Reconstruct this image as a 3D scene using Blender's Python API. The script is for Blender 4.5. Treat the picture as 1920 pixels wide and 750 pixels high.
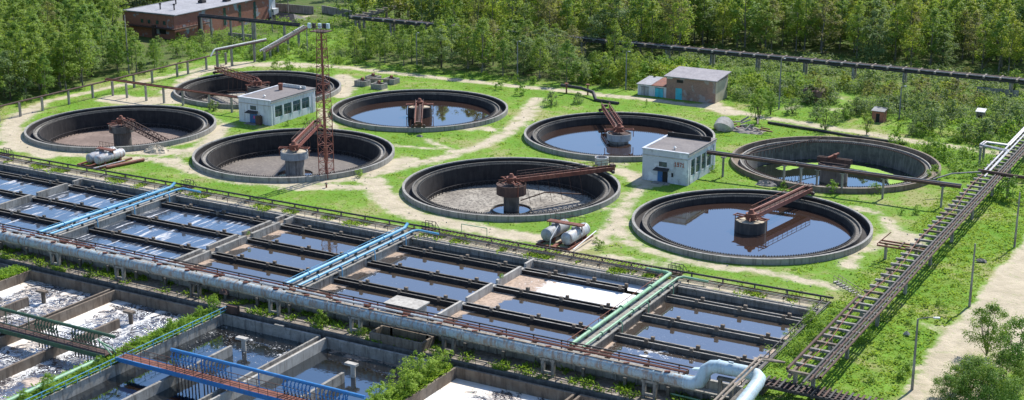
import bpy, math, random
import numpy as np
from mathutils import Vector, Matrix
from mathutils.geometry import delaunay_2d_cdt
R = math.radians
SC = bpy.context.scene
COL = SC.collection
for o in list(bpy.data.objects): bpy.data.objects.remove(o)
random.seed(7)
# ------------------------------------------------------------------ camera
CF, CP, CR, CH, CY = 2703.88, 0.28534, -0.001023, 72.69, 0.516385
fw = np.array([0, math.cos(CP), -math.sin(CP)]); up = np.array([0, math.sin(CP), math.cos(CP)]); rt = np.array([1., 0, 0])
ca = math.cos(CR)*rt + math.sin(CR)*up; cb = -math.sin(CR)*rt + math.cos(CR)*up; cc = fw
rz = np.array([[math.cos(CY), -math.sin(CY), 0], [math.sin(CY), math.cos(CY), 0], [0, 0, 1]])
ca, cb, cc = rz @ ca, rz @ cb, rz @ cc
cam = bpy.data.objects.new('camera', bpy.data.cameras.new('camera')); COL.objects.link(cam)
cam.matrix_world = Matrix([[ca[0], cb[0], -cc[0], 0], [ca[1], cb[1], -cc[1], 0], [ca[2], cb[2], -cc[2], CH], [0, 0, 0, 1]])
cam.data.sensor_width = 36; cam.data.lens = 36*CF/1920; cam.data.clip_end = 4000; cam.data.clip_start = 1
SC.camera = cam
def G(px, py, z=0.):
    """a spot of the survey picture brought down to the level z"""
    d = (px-960)/CF*ca - (py-375)/CF*cb + cc
    t = (z-CH)/d[2]
    return (t*d[0], t*d[1])
def GL(pts, z=0.): return [G(*p, z) for p in pts]
# ------------------------------------------------------------------ sky and sun
SUN_EL = R(47); sdir = Vector((0.15, 0.989, 0)).normalized()      # towards the sun on the ground plan
w = bpy.data.worlds.new('World'); SC.world = w; w.use_nodes = True
nt = w.node_tree; nt.nodes.clear()
sky = nt.nodes.new('ShaderNodeTexSky'); sky.sky_type = 'NISHITA'; sky.sun_disc = False
sky.sun_elevation = SUN_EL; sky.sun_rotation = math.atan2(sdir.x, sdir.y); sky.altitude = 100; sky.air_density = 1.0; sky.dust_density = 0.3; sky.ozone_density = 3.5
bg = nt.nodes.new('ShaderNodeBackground'); bg.inputs[1].default_value = 0.14
wo = nt.nodes.new('ShaderNodeOutputWorld'); nt.links.new(sky.outputs[0], bg.inputs[0]); nt.links.new(bg.outputs[0], wo.inputs[0])
sl = bpy.data.lights.new('sun', 'SUN'); sl.energy = 4.9; sl.angle = R(0.5); sl.color = (1, .95, .87)
so = bpy.data.objects.new('sun', sl); COL.objects.link(so)
sv = Vector((sdir.x*math.cos(SUN_EL), sdir.y*math.cos(SUN_EL), math.sin(SUN_EL)))
so.rotation_euler = sv.to_track_quat('Z', 'Y').to_euler()
SC.view_settings.view_transform = 'Standard'; SC.view_settings.look = 'None'; SC.view_settings.gamma = 1
SC.view_settings.exposure = 0.55
SC.render.engine = 'CYCLES'; SC.cycles.max_bounces = 6; SC.cycles.transparent_max_bounces = 4
# ------------------------------------------------------------------ tagging
def tag(o, label=None, cat=None, group=None, kind=None):
    if label: o['label'] = label
    if cat: o['category'] = cat
    if group: o['group'] = group
    if kind: o['kind'] = kind
    return o
def thing(name, label, cat, loc=(0, 0, 0), group=None, rot=0):
    o = bpy.data.objects.new(name, None); COL.objects.link(o); o.location = loc; o.rotation_euler.z = rot
    o.empty_display_size = .5
    return tag(o, label, cat, group)
def dup(root, loc, rot=0, label=None, group=None):
    r = root.copy(); COL.objects.link(r); r.location = loc; r.rotation_euler.z = rot
    if label: r['label'] = label
    if group: r['group'] = group
    for ch in list(root.children):
        c = ch.copy(); COL.objects.link(c); c.parent = r
        for g in list(ch.children):
            d = g.copy(); COL.objects.link(d); d.parent = c
    return r
# ------------------------------------------------------------------ mesh building
class MB:
    def __init__(s): s.v = []; s.f = []
    def add(s, vs, fs):
        n = len(s.v); s.v += [tuple(p) for p in vs]; s.f += [tuple(i+n for i in f) for f in fs]; return s
    def box(s, x0, y0, z0, x1, y1, z1):
        return s.add([(x0,y0,z0),(x1,y0,z0),(x1,y1,z0),(x0,y1,z0),(x0,y0,z1),(x1,y0,z1),(x1,y1,z1),(x0,y1,z1)],
                     [(0,3,2,1),(4,5,6,7),(0,1,5,4),(1,2,6,5),(2,3,7,6),(3,0,4,7)])
    def beam(s, p, q, wd, h):
        p, q = Vector(p), Vector(q); d = (q-p)
        if d.length < 1e-6: return s
        d.normalize(); side = d.cross(Vector((0,0,1)))
        if side.length < 1e-3: side = Vector((1,0,0))
        side.normalize(); u_ = side.cross(d).normalized()
        vs = []
        for c in (p, q):
            for a, b in ((-1,-1),(1,-1),(1,1),(-1,1)): vs.append(c + side*a*wd/2 + u_*b*h/2)
        return s.add(vs, [(3,2,1,0),(4,5,6,7),(0,1,5,4),(1,2,6,5),(2,3,7,6),(3,0,4,7)])
    def tube(s, pts, r, n=8, cap=True):
        pts = [Vector(p) for p in pts]; vs = []; fs = []; ref = None
        for i, p in enumerate(pts):
            if i == 0: d = pts[1]-pts[0]
            elif i == len(pts)-1: d = pts[-1]-pts[-2]
            else: d = (pts[i+1]-p).normalized() + (p-pts[i-1]).normalized()
            d.normalize()
            if ref is None:
                ref = Vector((0,0,1)) if abs(d.z) < .9 else Vector((1,0,0))
            a = (ref - d*ref.dot(d)).normalized(); b = d.cross(a); ref = a
            k = 1.
            if 0 < i < len(pts)-1:
                k = 1/max(.5, d.dot((p-pts[i-1]).normalized()))
                k = min(k, 1.15)
            rr = r[i] if isinstance(r, (list, tuple)) else r
            for j in range(n):
                t = 2*math.pi*j/n; vs.append(p + (a*math.cos(t)+b*math.sin(t))*rr*k)
        for i in range(len(pts)-1):
            for j in range(n):
                fs.append((i*n+j, i*n+(j+1)%n, (i+1)*n+(j+1)%n, (i+1)*n+j))
        if cap: fs.append(tuple(range(n-1, -1, -1))); fs.append(tuple(range((len(pts)-1)*n, len(pts)*n)))
        return s.add(vs, fs)
    def ring(s, cx, cy, r0, r1, z0, z1, n=96, a0=0, a1=2*math.pi, r0b=None, r1b=None):
        """ring wall: inner radius r0 (r0b at the foot), outer radius r1"""
        r0b = r0 if r0b is None else r0b; r1b = r1 if r1b is None else r1b
        full = abs(a1-a0-2*math.pi) < 1e-6; m = n if full else n+1; vs = []; fs = []
        for i in range(m):
            t = a0+(a1-a0)*i/n; c, q = math.cos(t), math.sin(t)
            vs += [(cx+r0b*c, cy+r0b*q, z0), (cx+r1b*c, cy+r1b*q, z0), (cx+r1*c, cy+r1*q, z1), (cx+r0*c, cy+r0*q, z1)]
        for i in range(n):
            a, b = i*4, ((i+1) % m)*4
            for k in range(4): fs.append((a+k, b+k, b+(k+1)%4, a+(k+1)%4))
        if not full: fs += [(0,1,2,3), (n*4+3, n*4+2, n*4+1, n*4)]
        return s.add(vs, [f[::-1] for f in fs])
    def disc(s, cx, cy, r, z, n=64, zc=None, rings=1):
        vs = [(cx, cy, z if zc is None else zc)]; fs = []
        zc = z if zc is None else zc
        for k in range(1, rings+1):
            rr = r*k/rings; zz = zc+(z-zc)*k/rings
            for i in range(n): t = 2*math.pi*i/n; vs.append((cx+rr*math.cos(t), cy+rr*math.sin(t), zz))
        for i in range(n): fs.append((0, 1+i, 1+(i+1)%n))
        for k in range(1, rings):
            for i in range(n): fs.append((1+(k-1)*n+i, 1+k*n+i, 1+k*n+(i+1)%n, 1+(k-1)*n+(i+1)%n))
        return s.add(vs, fs)
    def rail(s, p, q, h=1.0, step=2.0, t=.05, mid=True, rails=None):
        p, q = Vector(p), Vector(q); L = (q-p).length; n = max(1, round(L/step)); up_ = Vector((0,0,h))
        s.beam(p+up_, q+up_, t*1.3, t*1.3)
        if mid: s.beam(p+up_*.5, q+up_*.5, t*.8, t*.8)
        for i in range(n+1):
            c = p+(q-p)*i/n; s.beam(c, c+up_, t, t)
        return s
    def build(s, name, m, parent=None, smooth=False, label=None):
        me = bpy.data.meshes.new(name); ox, oy, oz = 0, 0, 0
        rp = parent
        while rp is not None and rp.parent is not None: rp = rp.parent
        if rp is not None and rp.rotation_euler.z == 0 and rp.type == 'EMPTY' and not getattr(s, 'local', False): ox, oy, oz = rp.location
        me.from_pydata([(a-ox, b-oy, c-oz) for a, b, c in s.v], [], s.f); me.update()
        if smooth: me.polygons.foreach_set('use_smooth', [True]*len(me.polygons)); me.set_sharp_from_angle(angle=R(40))
        me.materials.append(m); o = bpy.data.objects.new(name, me); COL.objects.link(o)
        if parent is not None: o.parent = parent
        if label: o['label'] = label
        return o
def LMB():
    b = MB(); b.local = True; return b
# ------------------------------------------------------------------ materials
class NT:
    def __init__(s, name):
        s.m = bpy.data.materials.new(name); s.m.use_nodes = True; s.t = s.m.node_tree; s.t.nodes.clear()
        s.out = s.t.nodes.new('ShaderNodeOutputMaterial'); s.p = s.n('ShaderNodeBsdfPrincipled'); s.t.links.new(s.p.outputs[0], s.out.inputs[0])
        s.pos = s.n('ShaderNodeNewGeometry').outputs['Position']
    def n(s, typ, ins=None, **kw):
        nd = s.t.nodes.new(typ)
        for k, v in kw.items(): setattr(nd, k, v)
        for k, v in (ins or {}).items(): s.set(nd.inputs[k], v)
        return nd
    def set(s, inp, v):
        if isinstance(v, bpy.types.NodeSocket): s.t.links.new(v, inp)
        else:
            if inp.type == 'RGBA' and len(v) == 3: v = (*v, 1)
            inp.default_value = v
    def vec(s, sc, src=None): return s.n('ShaderNodeVectorMath', {0: src or s.pos, 1: sc}, operation='MULTIPLY').outputs[0]
    def noise(s, scale, detail=4, rough=.6, vec=None, dist=0): return s.n('ShaderNodeTexNoise', {'Vector': vec or s.pos, 'Scale': scale, 'Detail': detail, 'Roughness': rough, 'Distortion': dist}).outputs[0]
    def mth(s, op, a, b=0, c=None, clamp=False):
        nd = s.n('ShaderNodeMath', {0: a, 1: b}, operation=op); nd.use_clamp = clamp
        if c is not None: s.set(nd.inputs[2], c)
        return nd.outputs[0]
    def ss(s, v, a, b, lo=0., hi=1.): return s.n('ShaderNodeMapRange', {0: v, 1: a, 2: b, 3: lo, 4: hi}, interpolation_type='SMOOTHSTEP').outputs[0]
    def mix(s, f, a, b, mode='MIX'):
        nd = s.n('ShaderNodeMix', data_type='RGBA', blend_type=mode); s.set(nd.inputs[0], f); s.set(nd.inputs[6], a); s.set(nd.inputs[7], b); return nd.outputs[2]
    def attr(s, name): return s.n('ShaderNodeAttribute', attribute_name=name).outputs['Fac']
    def bump(s, h, st, d=.1): s.set(s.p.inputs['Normal'], s.n('ShaderNodeBump', {'Height': h, 'Strength': st, 'Distance': d}).outputs[0])
    def done(s, col=None, rough=None, metal=None, spec=None):
        if col is not None: s.set(s.p.inputs['Base Color'], col)
        if rough is not None: s.set(s.p.inputs['Roughness'], rough)
        if metal is not None: s.set(s.p.inputs['Metallic'], metal)
        if spec is not None: s.set(s.p.inputs['Specular IOR Level'], spec)
        return s.m
def weathered(name, c1, c2, c3, sc=.6, streak=.5, rough=.85, metal=0, bump=.4, fine=4., spec=.4, thr=.56):
    """base colour mottled with a second one, with vertical streaks and spots of a third"""
    s = NT(name); a = s.noise(sc, 6, .65); col = s.mix(s.ss(a, .35, .65), c1, c2)
    st = s.noise(1.2, 4, .7, s.vec((1.6, 1.6, .16))); f = s.mth('MULTIPLY', s.ss(st, thr-.08, thr+.08), streak)
    sp = s.ss(s.noise(fine, 3, .7), thr+.02, thr+.14); f = s.mth('MAXIMUM', f, s.mth('MULTIPLY', sp, streak*.8))
    col = s.mix(f, col, c3); s.bump(s.noise(fine*2, 3), bump, .04)
    return s.done(col, rough, metal, spec)
M = {}
M['conc'] = weathered('concrete', (.32,.305,.275), (.22,.205,.18), (.075,.067,.06), .5, .7)
M['conc_light'] = weathered('pale_concrete', (.44,.42,.38), (.34,.32,.29), (.16,.14,.12), .5, .5)
M['conc_rim'] = weathered('tank_rim_concrete', (.31,.30,.275), (.235,.225,.205), (.09,.08,.075), .5, .6)
M['conc_dark'] = weathered('stained_concrete', (.13,.12,.105), (.075,.07,.062), (.25,.23,.20), .6, .45)
M['conc_black'] = weathered('wet_shaded_concrete', (.015,.013,.014), (.027,.024,.024), (.07,.06,.055), .7, .25)  # wet concrete; near-black tone also carries the shade inside tanks and troughs
M['conc_brown'] = weathered('brown_stained_concrete', (.15,.115,.085), (.22,.18,.14), (.06,.045,.035), .5, .6)
M['deck'] = weathered('dusty_deck', (.24,.205,.165), (.33,.29,.24), (.10,.085,.07), .35, .7, fine=1.5, thr=.5)
M['rust'] = weathered('rusty_steel', (.20,.065,.04), (.13,.045,.03), (.28,.13,.08), .8, .5, .75)
M['rust_dark'] = weathered('dark_rusty_steel', (.055,.035,.03), (.09,.05,.038), (.15,.08,.06), .8, .5, .8)
M['rust_red'] = weathered('red_oxide_steel', (.26,.085,.06), (.19,.065,.05), (.10,.045,.035), .9, .5, .65)
M['black'] = weathered('black_steel', (.028,.028,.03), (.05,.045,.045), (.11,.09,.08), .8, .4, .7)
M['steel'] = weathered('grey_steel', (.22,.23,.24), (.15,.15,.155), (.10,.08,.07), .8, .5, .6)
M['grey'] = weathered('grey_paint', (.33,.35,.36), (.25,.265,.27), (.16,.12,.10), .8, .45, .6)
M['silver'] = weathered('aluminium_paint', (.46,.49,.52), (.34,.36,.39), (.24,.13,.08), .6, .6, .5, thr=.53)
M['bigpipe'] = weathered('pale_blue_pipe_paint', (.27,.36,.40), (.36,.44,.47), (.25,.15,.09), .35, .75, .5, 0, thr=.52)
M['elbow'] = weathered('fresh_pale_blue_paint', (.46,.58,.64), (.40,.52,.58), (.25,.17,.12), .5, .35, .45)
M['blue'] = weathered('sky_blue_paint', (.09,.33,.54), (.13,.40,.60), (.22,.26,.27), .9, .6, .45)
M['blue_deep'] = weathered('deep_blue_paint', (.025,.16,.42), (.035,.21,.48), (.10,.14,.20), .9, .35, .5)
M['green'] = weathered('sage_green_paint', (.17,.34,.20), (.24,.42,.27), (.14,.15,.10), .8, .4, .5)
M['green_dark'] = weathered('dark_green_paint', (.025,.075,.04), (.04,.11,.06), (.12,.10,.06), .8, .4, .55)
M['white'] = weathered('white_paint', (.62,.63,.62), (.5,.5,.5), (.25,.2,.16), .8, .4, .5)
M['plaster'] = weathered('whitewashed_brick_wall', (.50,.53,.57), (.60,.63,.67), (.24,.22,.22), .45, .55, .9)
M['roofing'] = weathered('roofing_felt', (.15,.135,.135), (.19,.17,.165), (.26,.24,.22), .35, .4, .9)
M['roofgrey'] = weathered('grey_roof_sheet', (.27,.27,.29), (.33,.33,.35), (.16,.15,.15), .3, .5, .8)
M['slate'] = weathered('corrugated_slate', (.25,.235,.25), (.32,.30,.31), (.13,.12,.12), .5, .4, .9)
M['blue_door'] = weathered('blue_door_paint', (.02,.10,.28), (.03,.14,.34), (.05,.06,.10), 1, .4, .5)
M['cyan_door'] = weathered('turquoise_door_paint', (.03,.38,.48), (.05,.45,.55), (.10,.15,.16), 1, .3, .5)
M['yellow'] = weathered('yellow_paint', (.65,.33,.04), (.55,.27,.04), (.2,.12,.05), 1, .3, .5)
M['sludge'] = weathered('dried_sludge', (.40,.37,.315), (.235,.21,.18), (.095,.085,.075), .13, .85, .95, fine=.22, thr=.53)
M['sludge_dark'] = weathered('wet_dark_sludge', (.155,.135,.12), (.10,.085,.078), (.24,.21,.18), .16, .6, .7, fine=.3, thr=.56)
M['sludge_brown'] = weathered('brown_sludge', (.25,.19,.16), (.17,.125,.105), (.09,.07,.06), .16, .6, .9, fine=.3, thr=.56)
M['sand'] = weathered('heaped_sand', (.50,.44,.34), (.42,.36,.27), (.25,.22,.16), .5, .4, .95)
M['rubble'] = weathered('rubble', (.22,.20,.18), (.30,.27,.24), (.08,.07,.06), 1.2, .6, .95)
M['wood'] = weathered('weathered_timber', (.22,.18,.14), (.30,.25,.2), (.09,.07,.06), 1.5, .5, .9)
def brick(name, c1, c2, mortar, patch, thr=.6):
    s = NT(name)
    tc = s.n('ShaderNodeNewGeometry'); nrm = tc.outputs['Normal']
    sx = s.n('ShaderNodeSeparateXYZ', {0: s.pos}); nx = s.n('ShaderNodeSeparateXYZ', {0: nrm})
    hor = s.mix(s.mth('GREATER_THAN', s.mth('ABSOLUTE', nx.outputs[0]), .5), (0,0,0), (1,1,1))
    hx = s.n('ShaderNodeMix', {0: s.mth('GREATER_THAN', s.mth('ABSOLUTE', nx.outputs[0]), .5), 2: sx.outputs[0], 3: sx.outputs[1]}).outputs[0]
    v = s.n('ShaderNodeCombineXYZ', {0: hx, 1: sx.outputs[2]}).outputs[0]
    b = s.n('ShaderNodeTexBrick', {'Vector': v, 'Color1': (*c1, 1), 'Color2': (*c2, 1), 'Mortar': (*mortar, 1), 'Scale': 1., 'Mortar Size': .012, 'Brick Width': .5, 'Row Height': .16})
    col = s.mix(s.ss(s.noise(.35, 5, .6), thr-.03, thr+.03), b.outputs[0], patch)
    col = s.mix(s.ss(s.noise(.9, 5, .7, s.vec((1,1,.4))), .52, .75, 0, .6), col, (.06,.05,.05))
    s.bump(b.outputs['Fac'], .3, .02); return s.done(col, .9)
M['brick_red'] = brick('red_brickwork', (.40,.14,.085), (.31,.11,.07), (.20,.16,.14), (.30,.33,.36), .58)
M['brick_old'] = brick('old_brown_brickwork', (.30,.165,.125), (.23,.13,.10), (.27,.24,.22), (.30,.26,.25), .56)
M['brick_white'] = brick('whitewashed_brickwork', (.53,.55,.59), (.47,.49,.53), (.38,.40,.43), (.62,.64,.67), .58)
def glass():
    s = NT('dark_window_glass'); return s.done(s.mix(s.ss(s.noise(1.3, 2), .4, .6), (.02,.05,.05), (.05,.10,.09)), .12, 0, .6)
M['glass'] = glass()
def plain(name, c, rough=.6): s = NT(name); return s.done(s.mix(s.ss(s.noise(3., 3), .35, .7), c, tuple(x*.75 for x in c)), rough)
M['redmark'] = plain('red_brick_numerals', (.33,.12,.09), .9)
M['lampglass'] = plain('lamp_glass', (.6,.7,.75), .2)
M['pink'] = plain('pink_paint', (.75,.08,.25), .6)
M['dark'] = plain('unlit_opening', (.02,.02,.02), .9)
# ground: grass with worn earth; 'd' = metres to the edge of the nearest worn track (negative inside)
def ground_mat(name, force=None):
    s = NT(name); n1 = s.noise(.045, 5, .6); n2 = s.noise(.35, 6, .65); n3 = s.noise(2.2, 5, .75)
    g = s.mix(s.ss(n1, .38, .62), (.105,.235,.018), (.17,.31,.035))
    g = s.mix(s.ss(n2, .36, .64, 0, .8), g, (.15,.23,.035)); g = s.mix(s.ss(n3, .50, .78, 0, .6), g, (.07,.14,.02))
    dry = s.ss(s.mth('ADD', s.mth('MULTIPLY', n1, .6), s.mth('MULTIPLY', s.noise(.16, 6, .7, s.vec((1,1,1), s.n('ShaderNodeVectorMath', {0: s.pos, 1: (31,7,0)}).outputs[0])), .6)), .60, .71)
    g = s.mix(s.mth('MULTIPLY', dry, .7), g, (.30,.265,.13))
    e = s.mix(s.ss(n2, .35, .65), (.50,.43,.32), (.40,.345,.25)); e = s.mix(s.ss(n3, .55, .8, 0, .6), e, (.24,.21,.14))
    d = s.attr('d'); dn = s.mth('ADD', d, s.mth('ADD', s.mth('MULTIPLY', s.mth('SUBTRACT', n2, .5), 5.0), s.mth('MULTIPLY', s.mth('SUBTRACT', n3, .5), 3.2)))
    bare = s.mth('MULTIPLY', s.ss(dn, -.9, .9, 1, 0), s.ss(s.noise(1.1, 5, .75), .34, .48, .7, 1.))
    wild_mix = s.attr('wild')                     # rough ground under trees: darker litter and herbs
    g = s.mix(s.mth('MULTIPLY', wild_mix, .8), g, s.mix(s.ss(n2, .4, .6), (.05,.085,.02), (.085,.085,.04)))
    s.bump(s.mth('ADD', s.mth('MULTIPLY', n3, .6), n2), .8, .35)
    return s.done(s.mix(bare, g, e), .95, 0, .15)
M['ground'] = ground_mat('grass_and_worn_earth')
def road_mat():
    s = NT('pale_gravel'); n2 = s.noise(.4, 6, .65, s.vec((1,.25,1))); n3 = s.noise(3., 5, .7)
    c = s.mix(s.ss(n2, .38, .62), (.44,.39,.33), (.38,.335,.28)); c = s.mix(s.ss(n3, .55, .8, 0, .5), c, (.27,.24,.2)); s.bump(n3, .4, .05); return s.done(c, .95, 0, .15)
M['gravel'] = road_mat()
def water_mat(name, deep, kind, tan=(.42,.31,.23), foamc=(.72,.72,.72), wave=.06, wscale=.8):
    """foam amount from the surface's own attributes f (foam) and t (brown scum); kind gives its pattern"""
    s = NT(name); f = s.attr('f'); t = s.attr('t')
    n1 = s.noise(.5, 6, .65); n2 = s.noise(2.2, 5, .7)
    if kind == 'streak':      # aerated stripes lying across the basin
        v = s.vec((1.15, .11, 1), s.n('ShaderNodeVectorMath', {0: s.pos, 1: s.n('ShaderNodeTexNoise', {'Vector': s.pos, 'Scale': .25}).outputs[1]}, operation='ADD').outputs[0])
        a = s.noise(1.1, 3, .6, v); pat = s.mth('MULTIPLY', s.ss(a, .53, .68), s.ss(n2, .34, .56, .35, 1.))
        foam = s.mth('MULTIPLY', pat, f)
    elif kind == 'churn':     # marbled froth
        vv = s.n('ShaderNodeVectorMath', {0: s.pos, 1: s.vec((1.9,1.9,1.9), s.n('ShaderNodeTexNoise', {'Vector': s.pos, 'Scale': .35, 'Detail': 3}).outputs[1])}, operation='ADD').outputs[0]
        a = s.noise(.34, 5, .6, vv, 1.5); ridge = s.mth('ABSOLUTE', s.mth('SUBTRACT', a, .5))
        b = s.noise(.95, 4, .55, vv, 1.2); ridge2 = s.mth('ABSOLUTE', s.mth('SUBTRACT', b, .5))
        web = s.mth('MAXIMUM', s.ss(ridge, .006, .045, .9, 0), s.ss(ridge2, .004, .035, .6, 0))
        foam = s.mth('MAXIMUM', s.mth('MULTIPLY', web, s.ss(f, -.1, .25)), s.ss(s.mth('ADD', f, s.mth('MULTIPLY', s.mth('SUBTRACT', a, .5), 1.9)), .62, .8))
    else:                     # 'still': specks and rafts
        sp = s.ss(s.noise(3.6, 3, .6), .60, .68); raft = s.ss(s.mth('ADD', f, s.mth('MULTIPLY', s.mth('SUBTRACT', n1, .5), .9)), .5, .62)
        foam = s.mth('MAXIMUM', s.mth('MULTIPLY', s.mth('MULTIPLY', sp, s.ss(n1, .42, .6)), s.ss(f, .02, .4, 0, .9)), raft)
    scum = s.ss(s.mth('ADD', t, s.mth('MULTIPLY', s.mth('SUBTRACT', n1, .5), .9)), .42, .58)
    spk = s.mix(s.ss(n2, .42, .66), tan, tuple(x*.55 for x in tan))
    col = s.mix(scum, deep, spk); col = s.mix(foam, col, s.mix(s.ss(s.noise(.12, 4, .6), .42, .6), foamc, tuple(x*k_ for x, k_ in zip(foamc, (1., .87, .74)))) if kind == 'churn' else foamc)
    cover = s.mth('MAXIMUM', foam, scum)
    s.set(s.p.inputs['Roughness'], s.ss(cover, 0, .6, .03, .75)); s.set(s.p.inputs['Specular IOR Level'], s.ss(cover, 0, .6, 1.0, .1)); s.set(s.p.inputs['IOR'], 2.35); s.set(s.p.inputs['Specular Tint'], (.78,.9,1,1))
    h = s.mth('ADD', s.mth('MULTIPLY', s.noise(wscale, 3, .5), 1.), s.mth('MULTIPLY', cover, .5)); s.bump(h, wave, .3)
    return s.done(col)
DK = (.012,.010,.008)
M['w_streak'] = water_mat('aerated_water', (.05,.06,.08), 'streak', foamc=(.8,.8,.82), wave=.12, wscale=1.2)
M['w_still'] = water_mat('basin_water', (.065,.050,.038), 'still', wave=.025)
M['w_dark'] = water_mat('dark_tank_water', DK, 'still', wave=.05, wscale=1.2)
M['w_churn'] = water_mat('churning_water', (.06,.05,.055), 'churn', (.55,.44,.36), wave=.5, wscale=1.5)
M['w_round'] = water_mat('round_tank_water', (.040,.024,.018), 'still', wave=.008, wscale=.5)
M['w_algae'] = water_mat('algae_water', (.014,.016,.008), 'still', (.22,.40,.015), wave=.01, wscale=.5)
def leaf_mat(name, ca_, cb_, cc_=None, tr=.5):
    s = NT(name); r = s.attr('lv'); oi = s.n('ShaderNodeObjectInfo').outputs['Random']; nz = s.noise(.09, 2)
    c = s.mix(r, ca_, cb_); c = s.mix(s.ss(s.mth('ADD', s.mth('MULTIPLY', oi, .5), s.mth('MULTIPLY', nz, .8)), .32, .85, 0, .85), c, cc_ or cb_)
    s.set(s.p.inputs['Base Color'], c); s.set(s.p.inputs['Roughness'], .6); s.set(s.p.inputs['Specular IOR Level'], .25)
    tl = s.n('ShaderNodeBsdfTranslucent', {0: s.mix(.4, c, (.35,.45,.03), 'MIX')}); mx = s.n('ShaderNodeMixShader', {0: tr, 1: s.p.outputs[0], 2: tl.outputs[0]})
    s.t.links.new(mx.outputs[0], s.out.inputs[0]); return s.m
M['birch'] = leaf_mat('birch_leaves', (.085,.19,.03), (.17,.31,.06), (.24,.33,.05))
M['aspen'] = leaf_mat('yellow_green_leaves', (.25,.30,.035), (.42,.42,.06), (.28,.40,.05))
M['willow'] = leaf_mat('grey_green_leaves', (.14,.21,.075), (.22,.30,.13), (.16,.24,.08))
M['dark_leaf'] = leaf_mat('dark_leaves', (.025,.055,.015), (.05,.085,.02), (.06,.08,.03))
M['olive'] = leaf_mat('olive_brown_leaves', (.20,.19,.075), (.28,.25,.10), (.22,.22,.06))
M['bright_leaf'] = leaf_mat('bright_willow_leaves', (.20,.36,.03), (.34,.48,.07), (.28,.40,.06))
M['grassblade'] = leaf_mat('grass_blades', (.13,.29,.03), (.21,.38,.05), (.28,.36,.08))
M['herb'] = leaf_mat('herb_leaves', (.13,.27,.03), (.25,.42,.06), (.24,.37,.05))
M['bark'] = weathered('pale_bark', (.24,.22,.19), (.13,.12,.10), (.05,.045,.04), 2., .6, .95)
M['bark_dark'] = weathered('dark_bark', (.09,.075,.06), (.06,.05,.04), (.03,.025,.02), 2., .6, .95)
# ================================================================== GROUND
TANKS = {'A': (-79.45,221.3), 'B': (-125.78,221.3), 'C': (-175.66,221.3), 'D': (-222.19,221.3), 'F': (-222.19,267.14), 'E': (-175.66,267.14), 'G': (-125.78,267.14), 'H': (-79.45,267.14)}
def P_(pts): return [G(*p) for p in pts]
TRACKS = [  # (points on the ground plan, half width)
 (P_([(0,262),(30,215),(97,188),(200,165),(330,140),(400,124),(430,119),(470,117)]), 1.3),
 ([(-252,284),(-240,298),(-225,300.8),(-202,301.2),(-180,301.7),(-165.6,302.6),(-145,303.6),(-137.9,303.9),(-119.4,303.6),(-108,300.5),(-97,298.6),(-84,296.6),(-72,294),(-40,292)], 1.55),
 (P_([(1320,180),(1340,200),(1370,212)]), 2.6),
 (P_([(1005,185),(985,215),(955,245),(900,275),(830,296),(760,312),(690,330),(640,338),(560,345),(470,343),(400,330),(340,312),(300,300),(230,296),(140,290),(60,285),(10,275)]), 1.5),
 (P_([(1018,186),(1003,215),(981,240),(938,262),(912,275)]), .35), (P_([(1006,188),(990,215),(965,240),(920,262),(895,275)]), .35),
 (P_([(430,262),(380,280),(320,300),(360,325)]), 1.2), (P_([(420,235),(380,280),(300,287),(250,285)]), 2.0),
 (P_([(640,285),(700,320),(760,300)]), 2.4), (P_([(700,340),(715,365),(735,385),(780,405),(860,422),(930,436),(1010,448),(1120,452)]), 2.3),
 (P_([(690,350),(660,352),(600,350),(540,352)]), 1.6),
 (P_([(1240,345),(1200,352),(1180,375),(1160,410),(1168,440),(1190,462),(1250,482),(1330,497),(1420,508),(1500,524),(1570,538)]), 1.15),
 (P_([(1165,395),(1150,430),(1110,455),(1060,470)]), 1.6), (P_([(1130,480),(1200,490),(1260,500)]), .8),
 (P_([(1160,320),(1190,330),(1210,345)]), 2.2), (P_([(1090,300),(1130,292),(1170,310)]), .8),
 (P_([(60,205),(20,235),(28,268),(90,292)]), 2.3), (P_([(215,185),(260,190),(320,188),(350,183),(330,172)]), 4.2), (P_([(330,172),(345,150),(380,135),(470,122),(560,124)]), 1.6),
 (P_([(655,145),(700,160),(720,168)]), .8), (P_([(640,180),(655,160),(640,143)]), 2.2), (P_([(600,205),(625,240),(660,262)]), 1.0),
 (P_([(870,242),(900,240),(920,243)]), 1.5), (P_([(800,262),(850,285)]), .7), (P_([(660,262),(760,275),(850,280)]), .6), (P_([(1010,262),(1030,280),(1090,300),(1160,306)]), .5),
 (P_([(1655,455),(1690,440),(1712,452)]), 2.2), (P_([(1600,390),(1640,398)]), 1.0), (P_([(1660,410),(1680,440)]), 1.),
 (P_([(1590,500),(1600,470),(1650,460)]), 1.2), (P_([(1470,205),(1500,200)]), .8), (P_([(1725,604),(1745,608),(1765,612)]), .5), (P_([(1712,683),(1735,690)]), .4),
 (P_([(1570,180),(1600,200),(1560,205)]), 1.2), (P_([(540,35),(600,30),(630,28)]), 2.5), (P_([(620,125),(560,124)]), 1.8),
]
MAIN_ROAD = [(-36,120),(-34.5,150),(-34.2,168),(-34.4,185),(-33.8,204),(-33.2,227),(-33,260),(-30,330)]
def seg_d(P, pts):
    best = np.full(len(P), 1e9)
    for a, b in zip(pts[:-1], pts[1:]):
        a = np.array(a); b = np.array(b); ab = b-a; t = np.clip(((P-a)@ab)/max(1e-6, ab@ab), 0, 1)
        best = np.minimum(best, np.linalg.norm(P-(a+t[:, None]*ab), axis=1))
    return best
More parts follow.
